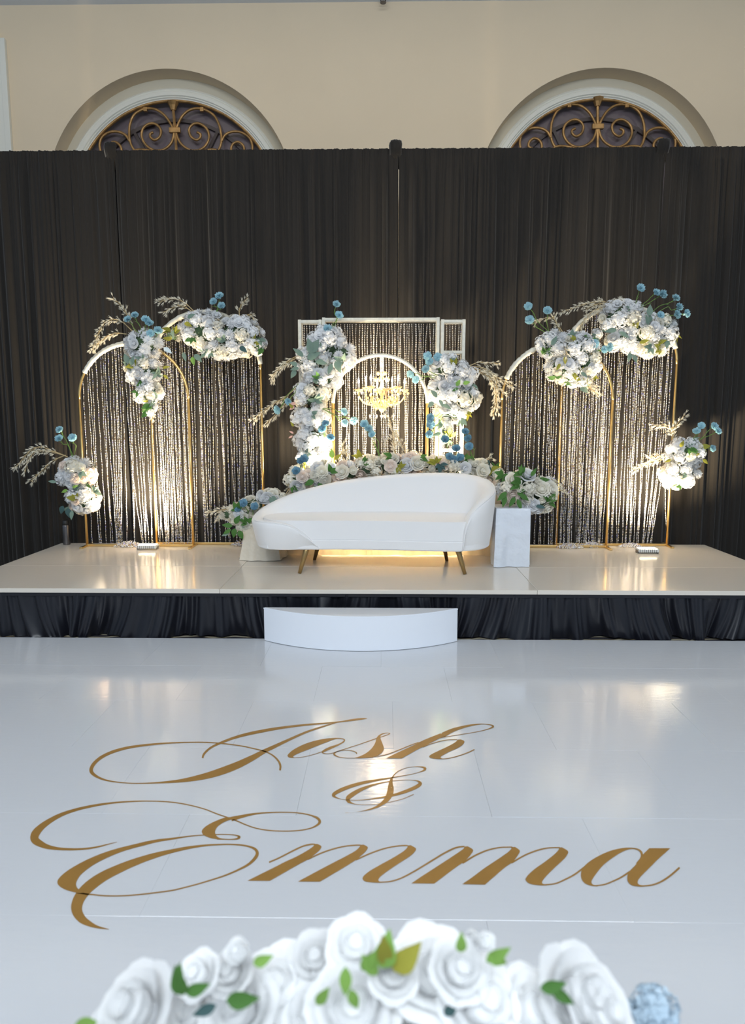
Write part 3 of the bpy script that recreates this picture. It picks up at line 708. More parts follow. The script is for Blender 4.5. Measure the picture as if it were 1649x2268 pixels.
# ------------------------------------------------------------------ centre frame
YF, YB = 7.00, 7.16
def fx(px): return X(px, 760, YF)
ztop_f = at(845, 707, YF).z
CF = thing('backdrop_frame', 'cream rectangular frame with three bays standing behind the sofa', 'frame', (fx(845), YF, STAGE_Z))
ox = fx(845)
def bar(mbname, x0, x1, z0, z1, y, t=.016, par=CF):
    MB().bbox(x0 - ox - t, x1 - ox + t, y - t - YF, y + t - YF, z0 - STAGE_Z - t, z1 - STAGE_Z + t, .004).build(mbname, M_WHITEWRAP, par)
zb_f = STAGE_Z + .02
bays = [(664, 709, 0), (717, 969, 0), (979, 1026, 0)]
for (a, b, q) in bays:
    for y in (YF, YF + .10):
        for p in (a, b): bar('upright', fx(p), fx(p), zb_f, ztop_f - (0 if a == 717 else .02), y)
        bar('top_rail', fx(a) + .003, fx(b) - .003, ztop_f - (0 if a == 717 else .02) - .002, ztop_f - (0 if a == 717 else .02) - .002, y, .0145)
for zpx in (780, 936, 997):
    z = at(1000, zpx, YF).z
    for y in (YF, YF + .10): bar('cross_rail', fx(979) + .003, fx(1026) - .003, z, z, y, .0145)
for (a, b, q) in bays:
    for p in (a, b):
        MB().bbox(fx(p) - ox - .012, fx(p) - ox + .012, 0, .10, ztop_f - STAGE_Z - .03, ztop_f - STAGE_Z - .006, .003).build('depth_rail', M_WHITEWRAP, CF)
# strings in the three bays
S = []
ztb = ztop_f - .045
for (a, b, n) in ((668, 706, 8), (722, 966, 38), (983, 1022, 7)):
    xs = np.linspace(fx(a), fx(b), n) + rng.normal(0, .004, n)
    nc = max(3, int(n * .34)); cl = np.linspace(fx(a) + .02, fx(b) - .02, nc) + rng.normal(0, .014, nc)
    for x in xs:
        tgt = cl[np.argmin(abs(cl - x))]
        S.append((x, ztb, x + (tgt - x) * rng.uniform(.45, .98), STAGE_Z + .35))
        if a == 722 and rng.uniform() < .25: S.append((x + .006, ztb, x + (tgt - x) * .7 + .01, STAGE_Z + .35))
P = bead_strings(S, .0175, YF + .055, pw=.75)
o0 = Vector((ox, YF + .055, STAGE_Z))
o = obj('bead_curtain', beads_mesh('bead_curtain', P - np.array(o0), .0115, .0175, tint=TINT_WARM), None, None, o0)
tag(o, 'strings of warm-lit crystal beads hanging in the centre frame', 'bead curtain', 'crystal bead curtains', 'stuff')
# inner round arch in front (double ring)
YA = 6.92
ax0, ax1 = X(737, 900, YA), X(946, 900, YA); acx = (ax0 + ax1) / 2; aR = (ax1 - ax0) / 2; az = at(842, 786, YA).z - aR
AR = thing('arch_stand', 'cream double-ring round arch holding the chandelier', 'arch', (acx, YA, STAGE_Z), 'gold arch stands')
for y in (0, .07):
    for s in (-1, 1): MB().tube([(s * aR, y, 0), (s * aR, y, az - STAGE_Z)], .014, 10).build('post', M_GOLD, AR, True)
    pts = [(-aR * math.cos(PI * k / 48), y, az - STAGE_Z + aR * math.sin(PI * k / 48)) for k in range(49)]
    MB().tube(pts, .015, 10).build('arc', M_WHITEWRAP, AR, True)
MB().bbox(-aR, aR, -.012, .082, .001, .02, .004).build('base_plate', M_GOLD, AR)

# ------------------------------------------------------------------ chandelier
CHY = YA + .03
cc = at(845, 870, CHY)
hook_z = az + aR - .02
CH = thing('chandelier', 'lit gold crystal chandelier with candle bulbs inside the round arch', 'chandelier', (cc.x, CHY, cc.z))
def gem(mb, p, r, l):
    n0 = len(mb.v); p = Vector(p); a0 = random.uniform(0, 3)
    mb.v += [tuple(p + Vector((0, 0, l / 2))), tuple(p - Vector((0, 0, l / 2)))] + [tuple(p + Vector((r * math.cos(a0 + k * PI / 3), r * math.sin(a0 + k * PI / 3), .15 * l))) for k in range(6)]
    for k in range(6):
        a, b = n0 + 2 + k, n0 + 2 + (k + 1) % 6; mb.f += [(n0, a, b), (n0 + 1, b, a)]
mb = MB(); ztop_c = hook_z - cc.z
for k in range(22):
    z = .17 + (ztop_c - .17) * k / 21
    for a in range(3): gem(mb, (.014 * math.cos(a * 2.1 + k), .014 * math.sin(a * 2.1 + k), z), .010, .024)
mb.build('hanging_chain', M_CLEAR, CH)
MB().lathe([(.006, -.20), (.03, -.17), (.045, -.14), (.02, -.10), (.014, -.03), (.035, 0), (.05, .03), (.022, .06), (.014, .11), (.03, .14), (.014, .18), (.006, .20)], n=14).build('centre_column', M_CRYSTAL, CH, True)
arm_n = 8; RA = .235
for k in range(arm_n):
    a = 2 * PI * k / arm_n + .2; ca, sa = math.cos(a), math.sin(a)
    zt_ = .035 if k % 2 == 0 else .06
    RA_ = RA * (1.0 if k % 2 == 0 else .82)
    prof = catmull([(.03, -.07), (.10, -.12), (.18, -.10), (RA_ * .98, -.04), (RA_, zt_ - .03)], 5)
    arm = MB().tube([(r * ca, r * sa, z) for r, z in prof], .0075, 6).build('arm', M_CRYSTAL, CH, True)
    MB().lathe([(.012, -.03), (.040, -.012), (.046, -.004), (.014, 0)], (RA_ * ca, RA_ * sa, zt_), 12).build('drip_pan', M_CRYSTAL, arm, True)
    MB().lathe([(.0095, 0), (.0095, .055)], (RA_ * ca, RA_ * sa, zt_), 8).build('candle', M_CANDLE, arm, True)
    MB().lathe([(.006, .055), (.011, .068), (.009, .085), (.0015, .112)], (RA_ * ca, RA_ * sa, zt_), 8).build('bulb', M_BULB, arm, True)
    mb = MB()
    for j in range(7):
        b = j * 2 * PI / 7; gem(mb, (RA_ * ca + .042 * math.cos(b), RA_ * sa + .042 * math.sin(b), zt_ - .04), .0085, .034)
    gem(mb, (RA_ * ca, RA_ * sa, zt_ - .085), .012, .055)
    mb.build('crystal_drops', M_CLEAR if k % 3 else M_CRYSTAL, arm)
mb = MB()
for k in range(90):
    t = random.random(); a = random.uniform(0, 2 * PI); r = .05 + .13 * t
    gem(mb, (r * math.cos(a), r * math.sin(a), -.05 - .09 * (1 - t) + random.uniform(-.03, .05)), .010, .036)
mb.build('crystal_garland', M_CRYSTAL, CH)
mb = MB()
for k in range(26):
    a = 2 * PI * k / 13; r = .07 if k < 13 else .045
    gem(mb, (r * math.cos(a), r * math.sin(a), .13 if k < 13 else .19), .012, .045)
mb.build('crystal_crown', M_CRYSTAL, CH)
mb = MB(); gem(mb, (0, 0, -.235), .02, .05)
for k in range(6): gem(mb, (.12 * math.cos(k), .12 * math.sin(k), -.235), .010, .05)
mb.build('pendant', M_CLEAR, CH)
pl = bpy.data.lights.new('chandelier_light', 'POINT'); pl.energy = 7.5; pl.color = (1.0, .74, .45); pl.shadow_soft_size = .12
po = bpy.data.objects.new('chandelier_light', pl); COL.objects.link(po); po.parent = CH; po.location = (0, -.02, .12)

# ================================================================== SOFA
SOX, SOY = X(826, 1150, 6.05), 6.10
SF = thing('sofa', 'white velvet sofa with a curved back sloping down to the left', 'sofa', (SOX, SOY, STAGE_Z))
OUT = [(-.46, -.345, .225), (-.58, -.375, .35), (-.70, -.395, .425), (-.82, -.395, .45), (-.95, -.35, .455), (-1.05, -.22, .455), (-1.09, -.02, .465), (-1.05, .17, .51), (-.92, .31, .575), (-.66, .40, .66), (-.3, .44, .74), (.1, .455, .79), (.5, .44, .815), (.82, .38, .815), (1.02, .25, .79), (1.09, .06, .745), (1.075, -.14, .70), (1.0, -.30, .655), (.91, -.385, .60), (.835, -.42, .53), (.785, -.435, .40), (.765, -.44, .225)]
path = catmull(OUT, 6); NP_ = len(path)
SEAT = .40
def shell_section(i):
    p = path[i]; a, b = path[max(i - 1, 0)], path[min(i + 1, NP_ - 1)]
    t = np.array([b[0] - a[0], b[1] - a[1]]); t /= np.linalg.norm(t); nrm = np.array([-t[1], t[0]])
    if np.dot(nrm, np.array([p[0], p[1]])) < 0 and True: nrm = -nrm
    top = max(p[2], .225); bot = .205
    h = top - bot; th = min(.125, .05 + h * .25)
    # (outward offset, z)
    pts = [(-.055, bot), (-.05, bot + .012), (-.030, bot + h * .3), (-.010, bot + h * .7), (-.002, top - min(.03, h * .2)), (-.012, top - min(.010, h * .1)), (-th * .35, top), (-th * .7, top - min(.006, h * .05)), (-th * .95, top - min(.035, h * .25)), (-th - .015, max(bot, min(top - .05, bot + h * .65))), (-th - .03, bot + h * .35), (-th - .03, bot)]
    return [(p[0] + nrm[0] * o, p[1] + nrm[1] * o, z) for o, z in pts]
mb = MB()
for i in range(NP_): mb.v += [tuple(q) for q in shell_section(i)]
K = 12
for i in range(NP_ - 1):
    for j in range(K): mb.f.append((i * K + j, i * K + (j + 1) % K, (i + 1) * K + (j + 1) % K, (i + 1) * K + j))
mb.f.append(tuple(range(K))); mb.f.append(tuple(reversed([(NP_ - 1) * K + j for j in range(K)])))
o = mb.build('curved_back', M_SOFA, SF); 
bm = bmesh.new(); bm.from_mesh(o.data); bmesh.ops.recalc_face_normals(bm, faces=bm.faces); bm.to_mesh(o.data); bm.free()
smooth_angle(o, 50)
# piping along the arm's edge
for (i0, i1) in ((0, 30), (NP_ - 42, NP_)):
    MB().tube([shell_section(i)[5] for i in range(i0, i1)], .0045, 6).build('piping', M_SOFA, o, True)
# plan outline of base and cushion
I0, I1 = 24, NP_ - 18
front = [(.86, -.365), (.72, -.415), (.55, -.408), (.25, -.368), (0, -.346), (-.25, -.336), (-.5, -.338), (-.72, -.335), (-.86, -.30)]
ring = [(p[0] * .955, p[1] * .94) for p in path[I0:I1]] + [tuple(q) for q in catmull(front, 5)]
ring2 = [(p[0] * .90, p[1] * .86) for p in path[I0:I1]] + [tuple(q) for q in catmull([(x, y + .014) for x, y in front], 5)]
def cushion(name, ring, z0, z1, bev, m, par, seg=3):
    bm = bmesh.new(); vs = [bm.verts.new((x, y, z0)) for x, y in ring]; f = bm.faces.new(vs); f.normal_update()
    if f.normal.z > 0: f.normal_flip()
    r = bmesh.ops.extrude_face_region(bm, geom=[f]); bmesh.ops.translate(bm, vec=(0, 0, z1 - z0), verts=[g for g in r['geom'] if isinstance(g, bmesh.types.BMVert)])
    bmesh.ops.recalc_face_normals(bm, faces=bm.faces)
    ed = [e for e in bm.edges if abs(e.verts[0].co.z - e.verts[1].co.z) < 1e-6]
    bmesh.ops.bevel(bm, geom=ed, offset=bev, segments=seg, affect='EDGES', clamp_overlap=True)
    me = bpy.data.meshes.new(name); bm.to_mesh(me); bm.free(); o = obj(name, me, m, par); smooth_angle(o, 50); return o
cushion('base', ring, .205, .29, .008, M_SOFA, SF)
cushion('seat_cushion', ring2, .288, .455, .04, M_SOFA, SF, 5)
for (x, y, dx, dy) in ((-.57, -.30, -.06, -.05), (.73, -.31, .06, -.05), (-.50, .16, -.06, .08), (.64, .14, .05, .08)):
    lg = MB(); lg.tube([(x, y, .206), (x + dx * .1, y + dy * .1, .19), (x + dx, y + dy, .0)], [.026, .025, .015], 12).build('leg', M_BRASS, SF, True)

# ================================================================== PLINTHS AND DRAPED BENCH
def draped_box(name, label, cat, x0, x1, y0, y1, z1, m, flare=.0, seed=1, group=None, core=True):
    T = thing(name, label, cat, ((x0 + x1) / 2, (y0 + y1) / 2, STAGE_Z), group)
    hx, hy = (x1 - x0) / 2, (y1 - y0) / 2
    per = []
    def side(a, b, n):
        return [(a[0] + (b[0] - a[0]) * k / n, a[1] + (b[1] - a[1]) * k / n) for k in range(n)]
    nx, ny = max(10, int(hx * 2 / .018)), max(8, int(hy * 2 / .018))
    per = side((-hx, -hy), (hx, -hy), nx) + side((hx, -hy), (hx, hy), ny) + side((hx, hy), (-hx, hy), nx) + side((-hx, hy), (-hx, -hy), ny)
    n = len(per); rr = np.random.default_rng(seed); ph = rr.uniform(0, 6.28, 4); nz = 12; mb = MB()
    for k in range(nz):
        t = k / (nz - 1); z = z1 * (1 - t) + .003
        for i, (x, y) in enumerate(per):
            s = i * .018
            w = (.010 * math.sin(s * 31 + ph[0] + t) + .012 * math.sin(s * 17 + ph[1]) + .006 * math.sin(s * 55 + ph[2])) * t
            d = Vector((x, y)); L_ = d.length + 1e-6
            nx_ = x / hx; ny_ = y / hy; q = max(abs(nx_), abs(ny_)); nrm = Vector((nx_ if abs(nx_) >= q - .02 else 0, ny_ if abs(ny_) >= q - .02 else 0)).normalized()
            off = w + flare * t ** 1.6 + (.004 if k else 0)
            mb.v.append((x + nrm.x * off, y + nrm.y * off, z))
    for k in range(nz - 1):
        for i in range(n): mb.f.append((k * n + i, (k + 1) * n + i, (k + 1) * n + (i + 1) % n, k * n + (i + 1) % n))
    mb.f.append(tuple(range(n)))
    mb.build('satin_cover', m, T, True); smooth_angle(T.children[0], 45)
    if core: MB().box(-hx * .9, hx * .9, -hy * .9, hy * .9, .002, z1 - .02).build('core_box', M_HOUSING, T)
    return T
prx0, prx1 = onz(1097, 1257, STAGE_Z).x, onz(1171, 1257, STAGE_Z).x
draped_box('flower_plinth', 'tall plinth in white satin right of the sofa', 'plinth', prx0, prx1, 6.04, 6.36, at(1130, 1127, 6.04).z - STAGE_Z, M_SATINW, .004, 3)
plx0, plx1 = X(537, 1200, 6.3), X(610, 1200, 6.3)
draped_box('flower_plinth', 'low plinth in ivory satin at the left end of the sofa', 'plinth', plx0, plx1, 6.34, 6.64, at(560, 1168, 6.34).z - STAGE_Z, M_SATINI, .06, 5)
bx0, bx1 = X(640, 1200, 6.7), X(1100, 1200, 6.7)
BENCH_Z = .60
BN = draped_box('flower_bench', 'long bench in ivory satin behind the sofa, under the flower garland', 'bench', bx0, bx1, 6.60, 6.82, BENCH_Z, M_SHEER, .03, 8, core=False)
hb = (bx1 - bx0) / 2
MB().bbox(-hb + .02, hb - .02, -.09, .09, BENCH_Z - .035, BENCH_Z - .006, .004).build('bench_top', M_HOUSING, BN)
for sx in (-1, 1):
    for sy in (-1, 1): MB().bbox(sx * (hb - .05) - .015, sx * (hb - .05) + .015, sy * .07 - .015, sy * .07 + .015, 0, BENCH_Z - .034, .003).build('leg', M_STEEL, BN)

# ================================================================== UPLIGHTS AND BOTTLE
def uplight(label, loc, aim, power, size=100, face=False, rot=0, col=(1.0, .81, .54), w=.20):
    U = thing('uplight', label, 'uplight', loc, 'stage uplights')
    U.rotation_euler.z = rot
    hs = MB().bbox(-w / 2, w / 2, -.055, .055, .012, .045, .008).build('housing', M_HOUSING, U)
    ring = MB()
    for k in range(9): ring.bbox(-w / 2 + .01 + k * (w - .02) / 9, -w / 2 + .014 + k * (w - .02) / 9, -.058, -.054, .014, .043, .001)
    ring.build('cooling_fins', M_STEEL, U)
    MB().bbox(-w / 2 + .015, w / 2 - .015, -.042, .042, .045, .049, .001).build('lens', M_LENS, U)
    for s in (-1, 1): MB().bbox(s * w / 2 - .004, s * w / 2 + .004, -.03, .03, 0, .03, .001).build('bracket', M_STEEL, U)
    l = bpy.data.lights.new('uplight_lamp', 'SPOT'); l.energy = power; l.color = col; l.spot_size = math.radians(size); l.spot_blend = .7; l.shadow_soft_size = .05
    o = bpy.data.objects.new('uplight_lamp', l); COL.objects.link(o); o.parent = U; o.location = (0, 0, .06)
    d = (Vector(aim) - Vector(loc)); o.rotation_euler = (Matrix.Rotation(-rot, 3, 'Z') @ d).to_track_quat('-Z', 'Y').to_euler()
    return U
u = onz(335, 1212, STAGE_Z)
uplight('small floor uplight at the foot of the left arches', (u.x, u.y - .10, STAGE_Z), (u.x - .05, u.y + .22, 1.9), 235, 130)
u = onz(1427, 1222, STAGE_Z)
uplight('small glowing floor uplight at the foot of the far right arch', (u.x, u.y - .06, STAGE_Z), (u.x + .12, u.y + .25, 1.8), 250, 130)
BZ = STAGE_Z + BENCH_Z + .003
uplight('small uplight on the bench below the tall flower column left of the chandelier', (X(728, 1080, 6.77), 6.775, BZ), (X(712, 900, 6.9), 7.05, 2.0), 165, 155, w=.12)
uplight('small uplight on the bench below the flower cluster right of the chandelier', (X(985, 1080, 6.77), 6.775, BZ), (X(990, 900, 6.9), 7.05, 2.0), 150, 155, w=.12)
SLX = (bx0 + bx1) / 2
SL = thing('added_glow_strip', 'unseen strip light added under the satin bench behind the sofa for its warm glow', 'strip light', (SLX, 6.77, STAGE_Z))  # hidden light added to make the satin front glow below the sofa
MB().bbox(-.72, .72, -.018, .018, .001, .026, .003).build('channel', M_STEEL, SL)
MB().bbox(-.71, .71, -.021, -.0185, .005, .022, .0005).build('diffuser', M_LENS, SL)
sl = bpy.data.lights.new('added_glow_lamp', 'AREA'); sl.shape = 'RECTANGLE'; sl.size = 1.42; sl.size_y = .02; sl.energy = 2.4; sl.color = (1.0, .70, .36)
so = bpy.data.objects.new('added_glow_lamp', sl); COL.objects.link(so); so.parent = SL; so.location = (0, -.024, .016); so.rotation_euler = (math.radians(105), 0, 0)
b = at(148, 1206, 7.12)
BT = thing('steel_canister', 'slim dark steel canister at the back left corner of the stage', 'canister', (onz(148, 1206, STAGE_Z).x, onz(148, 1206, STAGE_Z).y, STAGE_Z))
MB().lathe([(.036, 0), (.038, .01), (.036, .20), (.033, .215)], n=20).build('body', M_STEEL, BT, True)
MB().lathe([(.03, .215), (.031, .225), (.031, .25), (.024, .262)], n=20).build('cap', M_BLACKP, BT, True)

# ================================================================== FLOWERS
def icov(sub):
    bm = bmesh.new(); bmesh.ops.create_icosphere(bm, subdivisions=sub, radius=1); V = [v.co.copy() for v in bm.verts]; F = [[v.index for v in f.verts] for f in bm.faces]; bm.free(); return V, F
ICO1 = icov(1); ICO2 = icov(2)
def frame_of(n):
    n = Vector(n).normalized(); a = n.orthogonal().normalized(); return a, n.cross(a), n
def m_hydrangea(seed, nfl=88):
    r = random.Random(seed); mb = MB(); mb.add([v * .78 for v in ICO1[0]], ICO1[1])
    ga = PI * (3 - math.sqrt(5))
    for i in range(nfl):
        z = 1 - (i + .5) / nfl * 1.75; rr = math.sqrt(max(0, 1 - z * z)); a = i * ga
        n = Vector((rr * math.cos(a), rr * math.sin(a), z)); n = (n + Vector((r.gauss(0, .16), r.gauss(0, .16), r.gauss(0, .16)))).normalized()
        e1, e2, e3 = frame_of(n); sp = r.uniform(0, PI); c = n * r.uniform(.80, .95); s = r.uniform(.17, .23)
        for k in range(4):
            b = sp + k * PI / 2; d = e1 * math.cos(b) + e2 * math.sin(b); w = -e1 * math.sin(b) + e2 * math.cos(b)
            lift = r.uniform(.03, .15)
            mb.add([c, c + d * s * .62 + w * s * .46 + n * lift * .7, c + d * s * 1.08 + n * lift * r.uniform(.3, 1.2), c + d * s * .62 - w * s * .46 + n * lift * .7], [(0, 1, 2), (0, 2, 3)])
    return mesh_from('hydrangea', mb.v, mb.f)
def m_rose(seed, rows=((.30, 3, 1.0), (.52, 4, .92), (.76, 5, .78), (.98, 6, .55))):
    r = random.Random(seed); mb = MB()
    mb.add([Vector((v.x * .62, v.y * .62, v.z * .5 + .05)) for v in ICO1[0]], ICO1[1])
    for li, (rad, n, open_) in enumerate(rows):
        off = r.uniform(0, 6)
        for k in range(n):
            a0 = off + k * 2 * PI / n; half = PI / n * 1.35; G = 5; H = 4; V = []
            hgt = .62 + .32 * (1 - li / 4) + r.uniform(-.04, .04)
            for iy in range(H + 1):
                t = iy / H
                for ix in range(G + 1):
                    u = ix / G * 2 - 1; a = a0 + u * half
                    rr = rad * (.42 + .58 * math.sin(min(1, t * 1.15) * PI / 2)) * (1 - .10 * abs(u) * t)
                    curl = (t ** 3) * (.10 + .12 * li) * (1 - .3 * abs(u))
                    z = -.42 + t * (hgt + .30) * open_ ** .5 - (abs(u) ** 2) * .16 * t - curl * .55
                    V.append((math.cos(a) * (rr + curl * .9), math.sin(a) * (rr + curl * .9), z))
            F = [(iy * (G + 1) + ix, iy * (G + 1) + ix + 1, (iy + 1) * (G + 1) + ix + 1, (iy + 1) * (G + 1) + ix) for iy in range(H) for ix in range(G)]
            mb.add(V, F)
    return mesh_from('rose', mb.v, mb.f, True)
def m_bud(seed):
    return m_rose(seed, ((.25, 3, 1.15), (.42, 3, 1.15), (.58, 4, 1.1)))
def m_aster(seed):
    r = random.Random(seed); mb = MB(); mb.add([v * .35 for v in ICO1[0]], ICO1[1])
    for el, n, ln in ((70, 10, .7), (45, 16, .9), (22, 20, 1.0), (2, 22, 1.05), (-20, 20, 1.0)):
        for k in range(n):
            a = 2 * PI * (k + r.random() * .5) / n; e = math.radians(el + r.gauss(0, 6)); d = Vector((math.cos(a) * math.cos(e), math.sin(a) * math.cos(e), math.sin(e)))
            w = Vector((-math.sin(a), math.cos(a), 0)) * .085; up = Vector((0, 0, .10)); L = ln * r.uniform(.85, 1.08)
            mb.add([d * .2 + w * .5, d * .2 - w * .5, d * L * .7 - w, d * L + up, d * L * .7 + w], [(0, 1, 2, 4), (4, 2, 3)])
    return mesh_from('aster', mb.v, mb.f)
def m_carnation(seed):
    r = random.Random(seed); mb = MB()
    mb.add([Vector((v.x * .3, v.y * .3, v.z * .45 - .62)) for v in ICO1[0]], ICO1[1])
    for li, (rad, zc, tilt) in enumerate(((1.0, -.18, .25), (.92, -.02, .45), (.74, .12, .65), (.5, .24, .9), (.28, .3, 1.2))):
        n = 26; ph = r.uniform(0, 6)
        V = [(0, 0, zc - .25)]
        for ring, f in ((.55, .5), (1.0, 1.0)):
            for k in range(n):
                a = 2 * PI * k / n; wv = .10 * math.sin(a * 5 + ph) + .09 * math.sin(a * 9 + ph * 2) + r.gauss(0, .035)
                rr = rad * ring * (1 + wv * .5 * f); V.append((rr * math.cos(a), rr * math.sin(a), zc - .25 * (1 - ring) + tilt * rad * ring * .38 + wv * 1.1 * f * ring))
        F = [(0, 1 + k, 1 + (k + 1) % n) for k in range(n)] + [(1 + k, 1 + n + k, 1 + n + (k + 1) % n, 1 + (k + 1) % n) for k in range(n)]
        mb.add(V, F)
    return mesh_from('carnation', mb.v, mb.f)
def m_leaf(wd, curl=.25, pts=6):
    V = []; F = []
    for i in range(pts + 1):
        t = i / pts; w = wd * math.sin(PI * min(1, t ** .8)) * (1 - .15 * t); z = -curl * t * t
        V += [(t, -w, z + w * .25), (t, 0, z), (t, w, z + w * .25)]
    for i in range(pts):
        a = i * 3; F += [(a, a + 1, a + 4, a + 3), (a + 1, a + 2, a + 5, a + 4)]
    return mesh_from('leaf', V, F, True)
PROTO = {}
def proto(kind, matl):
    key = (kind, matl.name)
    if key in PROTO: return PROTO[key]
    fn = {'hydrangea': lambda s: m_hydrangea(s), 'rose': lambda s: m_rose(s), 'bud': lambda s: m_bud(s), 'aster': lambda s: m_aster(s), 'carnation': lambda s: m_carnation(s),
          'leaf': lambda s: m_leaf((.26, .32, .22)[s % 3], (.2, .35, .1)[s % 3])}[kind]
    L_ = []
    for s in range(3):
        me = fn(s + 1); me.materials.append(matl); L_.append(me)
    PROTO[key] = L_
    return L_
NAME = {'hydrangea': 'hydrangea', 'rose': 'rose', 'bud': 'rosebud', 'aster': 'chrysanthemum', 'carnation': 'carnation', 'leaf': 'leaf'}
def place(root, kind, matl, pos, n, size, spin=None, name=None):
    me = random.choice(proto(kind, matl)); o = bpy.data.objects.new(name or NAME[kind], me); COL.objects.link(o); o.parent = root
    q = Vector(n).normalized().to_track_quat('Z', 'Y') @ Quaternion((0, 0, 1), spin if spin is not None else random.uniform(0, 6.28))
    o.rotation_mode = 'QUATERNION'; o.rotation_quaternion = q; o.location = Vector(pos) - root.location; o.scale = (size,) * 3
    return o
def leaf_at(root, matl, pos, direction, n, length):
    x = Vector(direction).normalized(); n = Vector(n); z = (n - x * n.dot(x)); z = z.normalized() if z.length > 1e-4 else x.orthogonal().normalized(); y = z.cross(x)
    me = random.choice(proto('leaf', matl)); o = bpy.data.objects.new('leaf', me); COL.objects.link(o); o.parent = root
    o.rotation_mode = 'QUATERNION'; o.rotation_quaternion = Matrix((x, y, z)).transposed().to_quaternion(); o.location = Vector(pos) - root.location; o.scale = (length,) * 3
    return o
def branch(root, pts, dens=1.0, bud=.02, mpet=None, mstem=None):
    P = [Vector(p) for p in catmull([tuple(p) for p in pts], 8)]
    mb = MB(); L_ = sum((P[i + 1] - P[i]).length for i in range(len(P) - 1)); acc = 0; nxt = L_ * .18; seg = []
    st = MB(); st.tube([p - root.location for p in P], [.005 * (1 - .6 * i / len(P)) for i in range(len(P))], 5)
    for i in range(len(P) - 1):
        d = P[i + 1] - P[i]; 
        while acc + d.length > nxt:
            p = P[i] + d * ((nxt - acc) / d.length); t = d.normalized(); sd = t.orthogonal()
            for k in range(3):
                q = Quaternion(t, random.uniform(0, 6.28)) @ sd.normalized(); tip = p + q * random.uniform(.008, .022) + t * random.uniform(.014, .035) + Vector((0, 0, -.006))
                st.tube([p - root.location, tip - root.location], .0016, 3, cap=False)
                dirn = (tip - p).normalized(); e1, e2, e3 = frame_of(dirn); s = bud * random.uniform(.8, 1.3)
                for j in range(4):
                    b = j * PI / 2 + k; w = e1 * math.cos(b) + e2 * math.sin(b); v = -e1 * math.sin(b) + e2 * math.cos(b)
                    mb.add([tip, tip + dirn * s * .8 + w * s * .22 + v * s * .2, tip + dirn * s * 1.9 + w * s * .55, tip + dirn * s * .8 + w * s * .22 - v * s * .2], [(0, 1, 2), (0, 2, 3)])
            nxt += .026 / dens
        acc += d.length
    o = mb.build('blossom_branch', mpet or P_BRANCH, root, org=root.location); o['kind'] = 'stuff'; s_ = st.build('stem', mstem or M_STEMB, o)
    return o
def carnation_on_stem(root, head, base, size, matl=None, m_st=None):
    head, base = Vector(head), Vector(base); d = (head - base); n = d.normalized() * .6 + Vector((0, -.75, .15)) + Vector((random.gauss(0, .2), 0, random.gauss(0, .2)))
    o = place(root, 'carnation', matl or P_BLUE, head, n, size)
    nn = n.normalized(); mid = (head + base) / 2 + Vector((random.gauss(0, .015), .01, random.gauss(0, .015)))
    pts = catmull([tuple(head - nn * size * .6), tuple(head * .75 + base * .25 - nn * size * .5), tuple(mid), tuple(base)], 4)
    st = MB().tube(pts, .0035, 5)
    for k in range(3):                            # small narrow leaves on the stem
        p = Vector(pts[3 + k * 3]); t = (Vector(pts[4 + k * 3]) - p).normalized(); s = t.orthogonal().normalized(); s = Quaternion(t, random.uniform(0, 6)) @ s
        st.add([p, p + s * .006 - t * .02, p + s * .022 - t * .05, p - t * .018], [(0, 1, 2, 3)])
    s_ = st.build('stem', m_st or M_STEMG, o); 
    s_.matrix_parent_inverse = (Matrix.Translation(o.location + root.location) @ o.rotation_quaternion.to_matrix().to_4x4() @ Matrix.Diagonal((size, size, size, 1))).inverted()
    return o

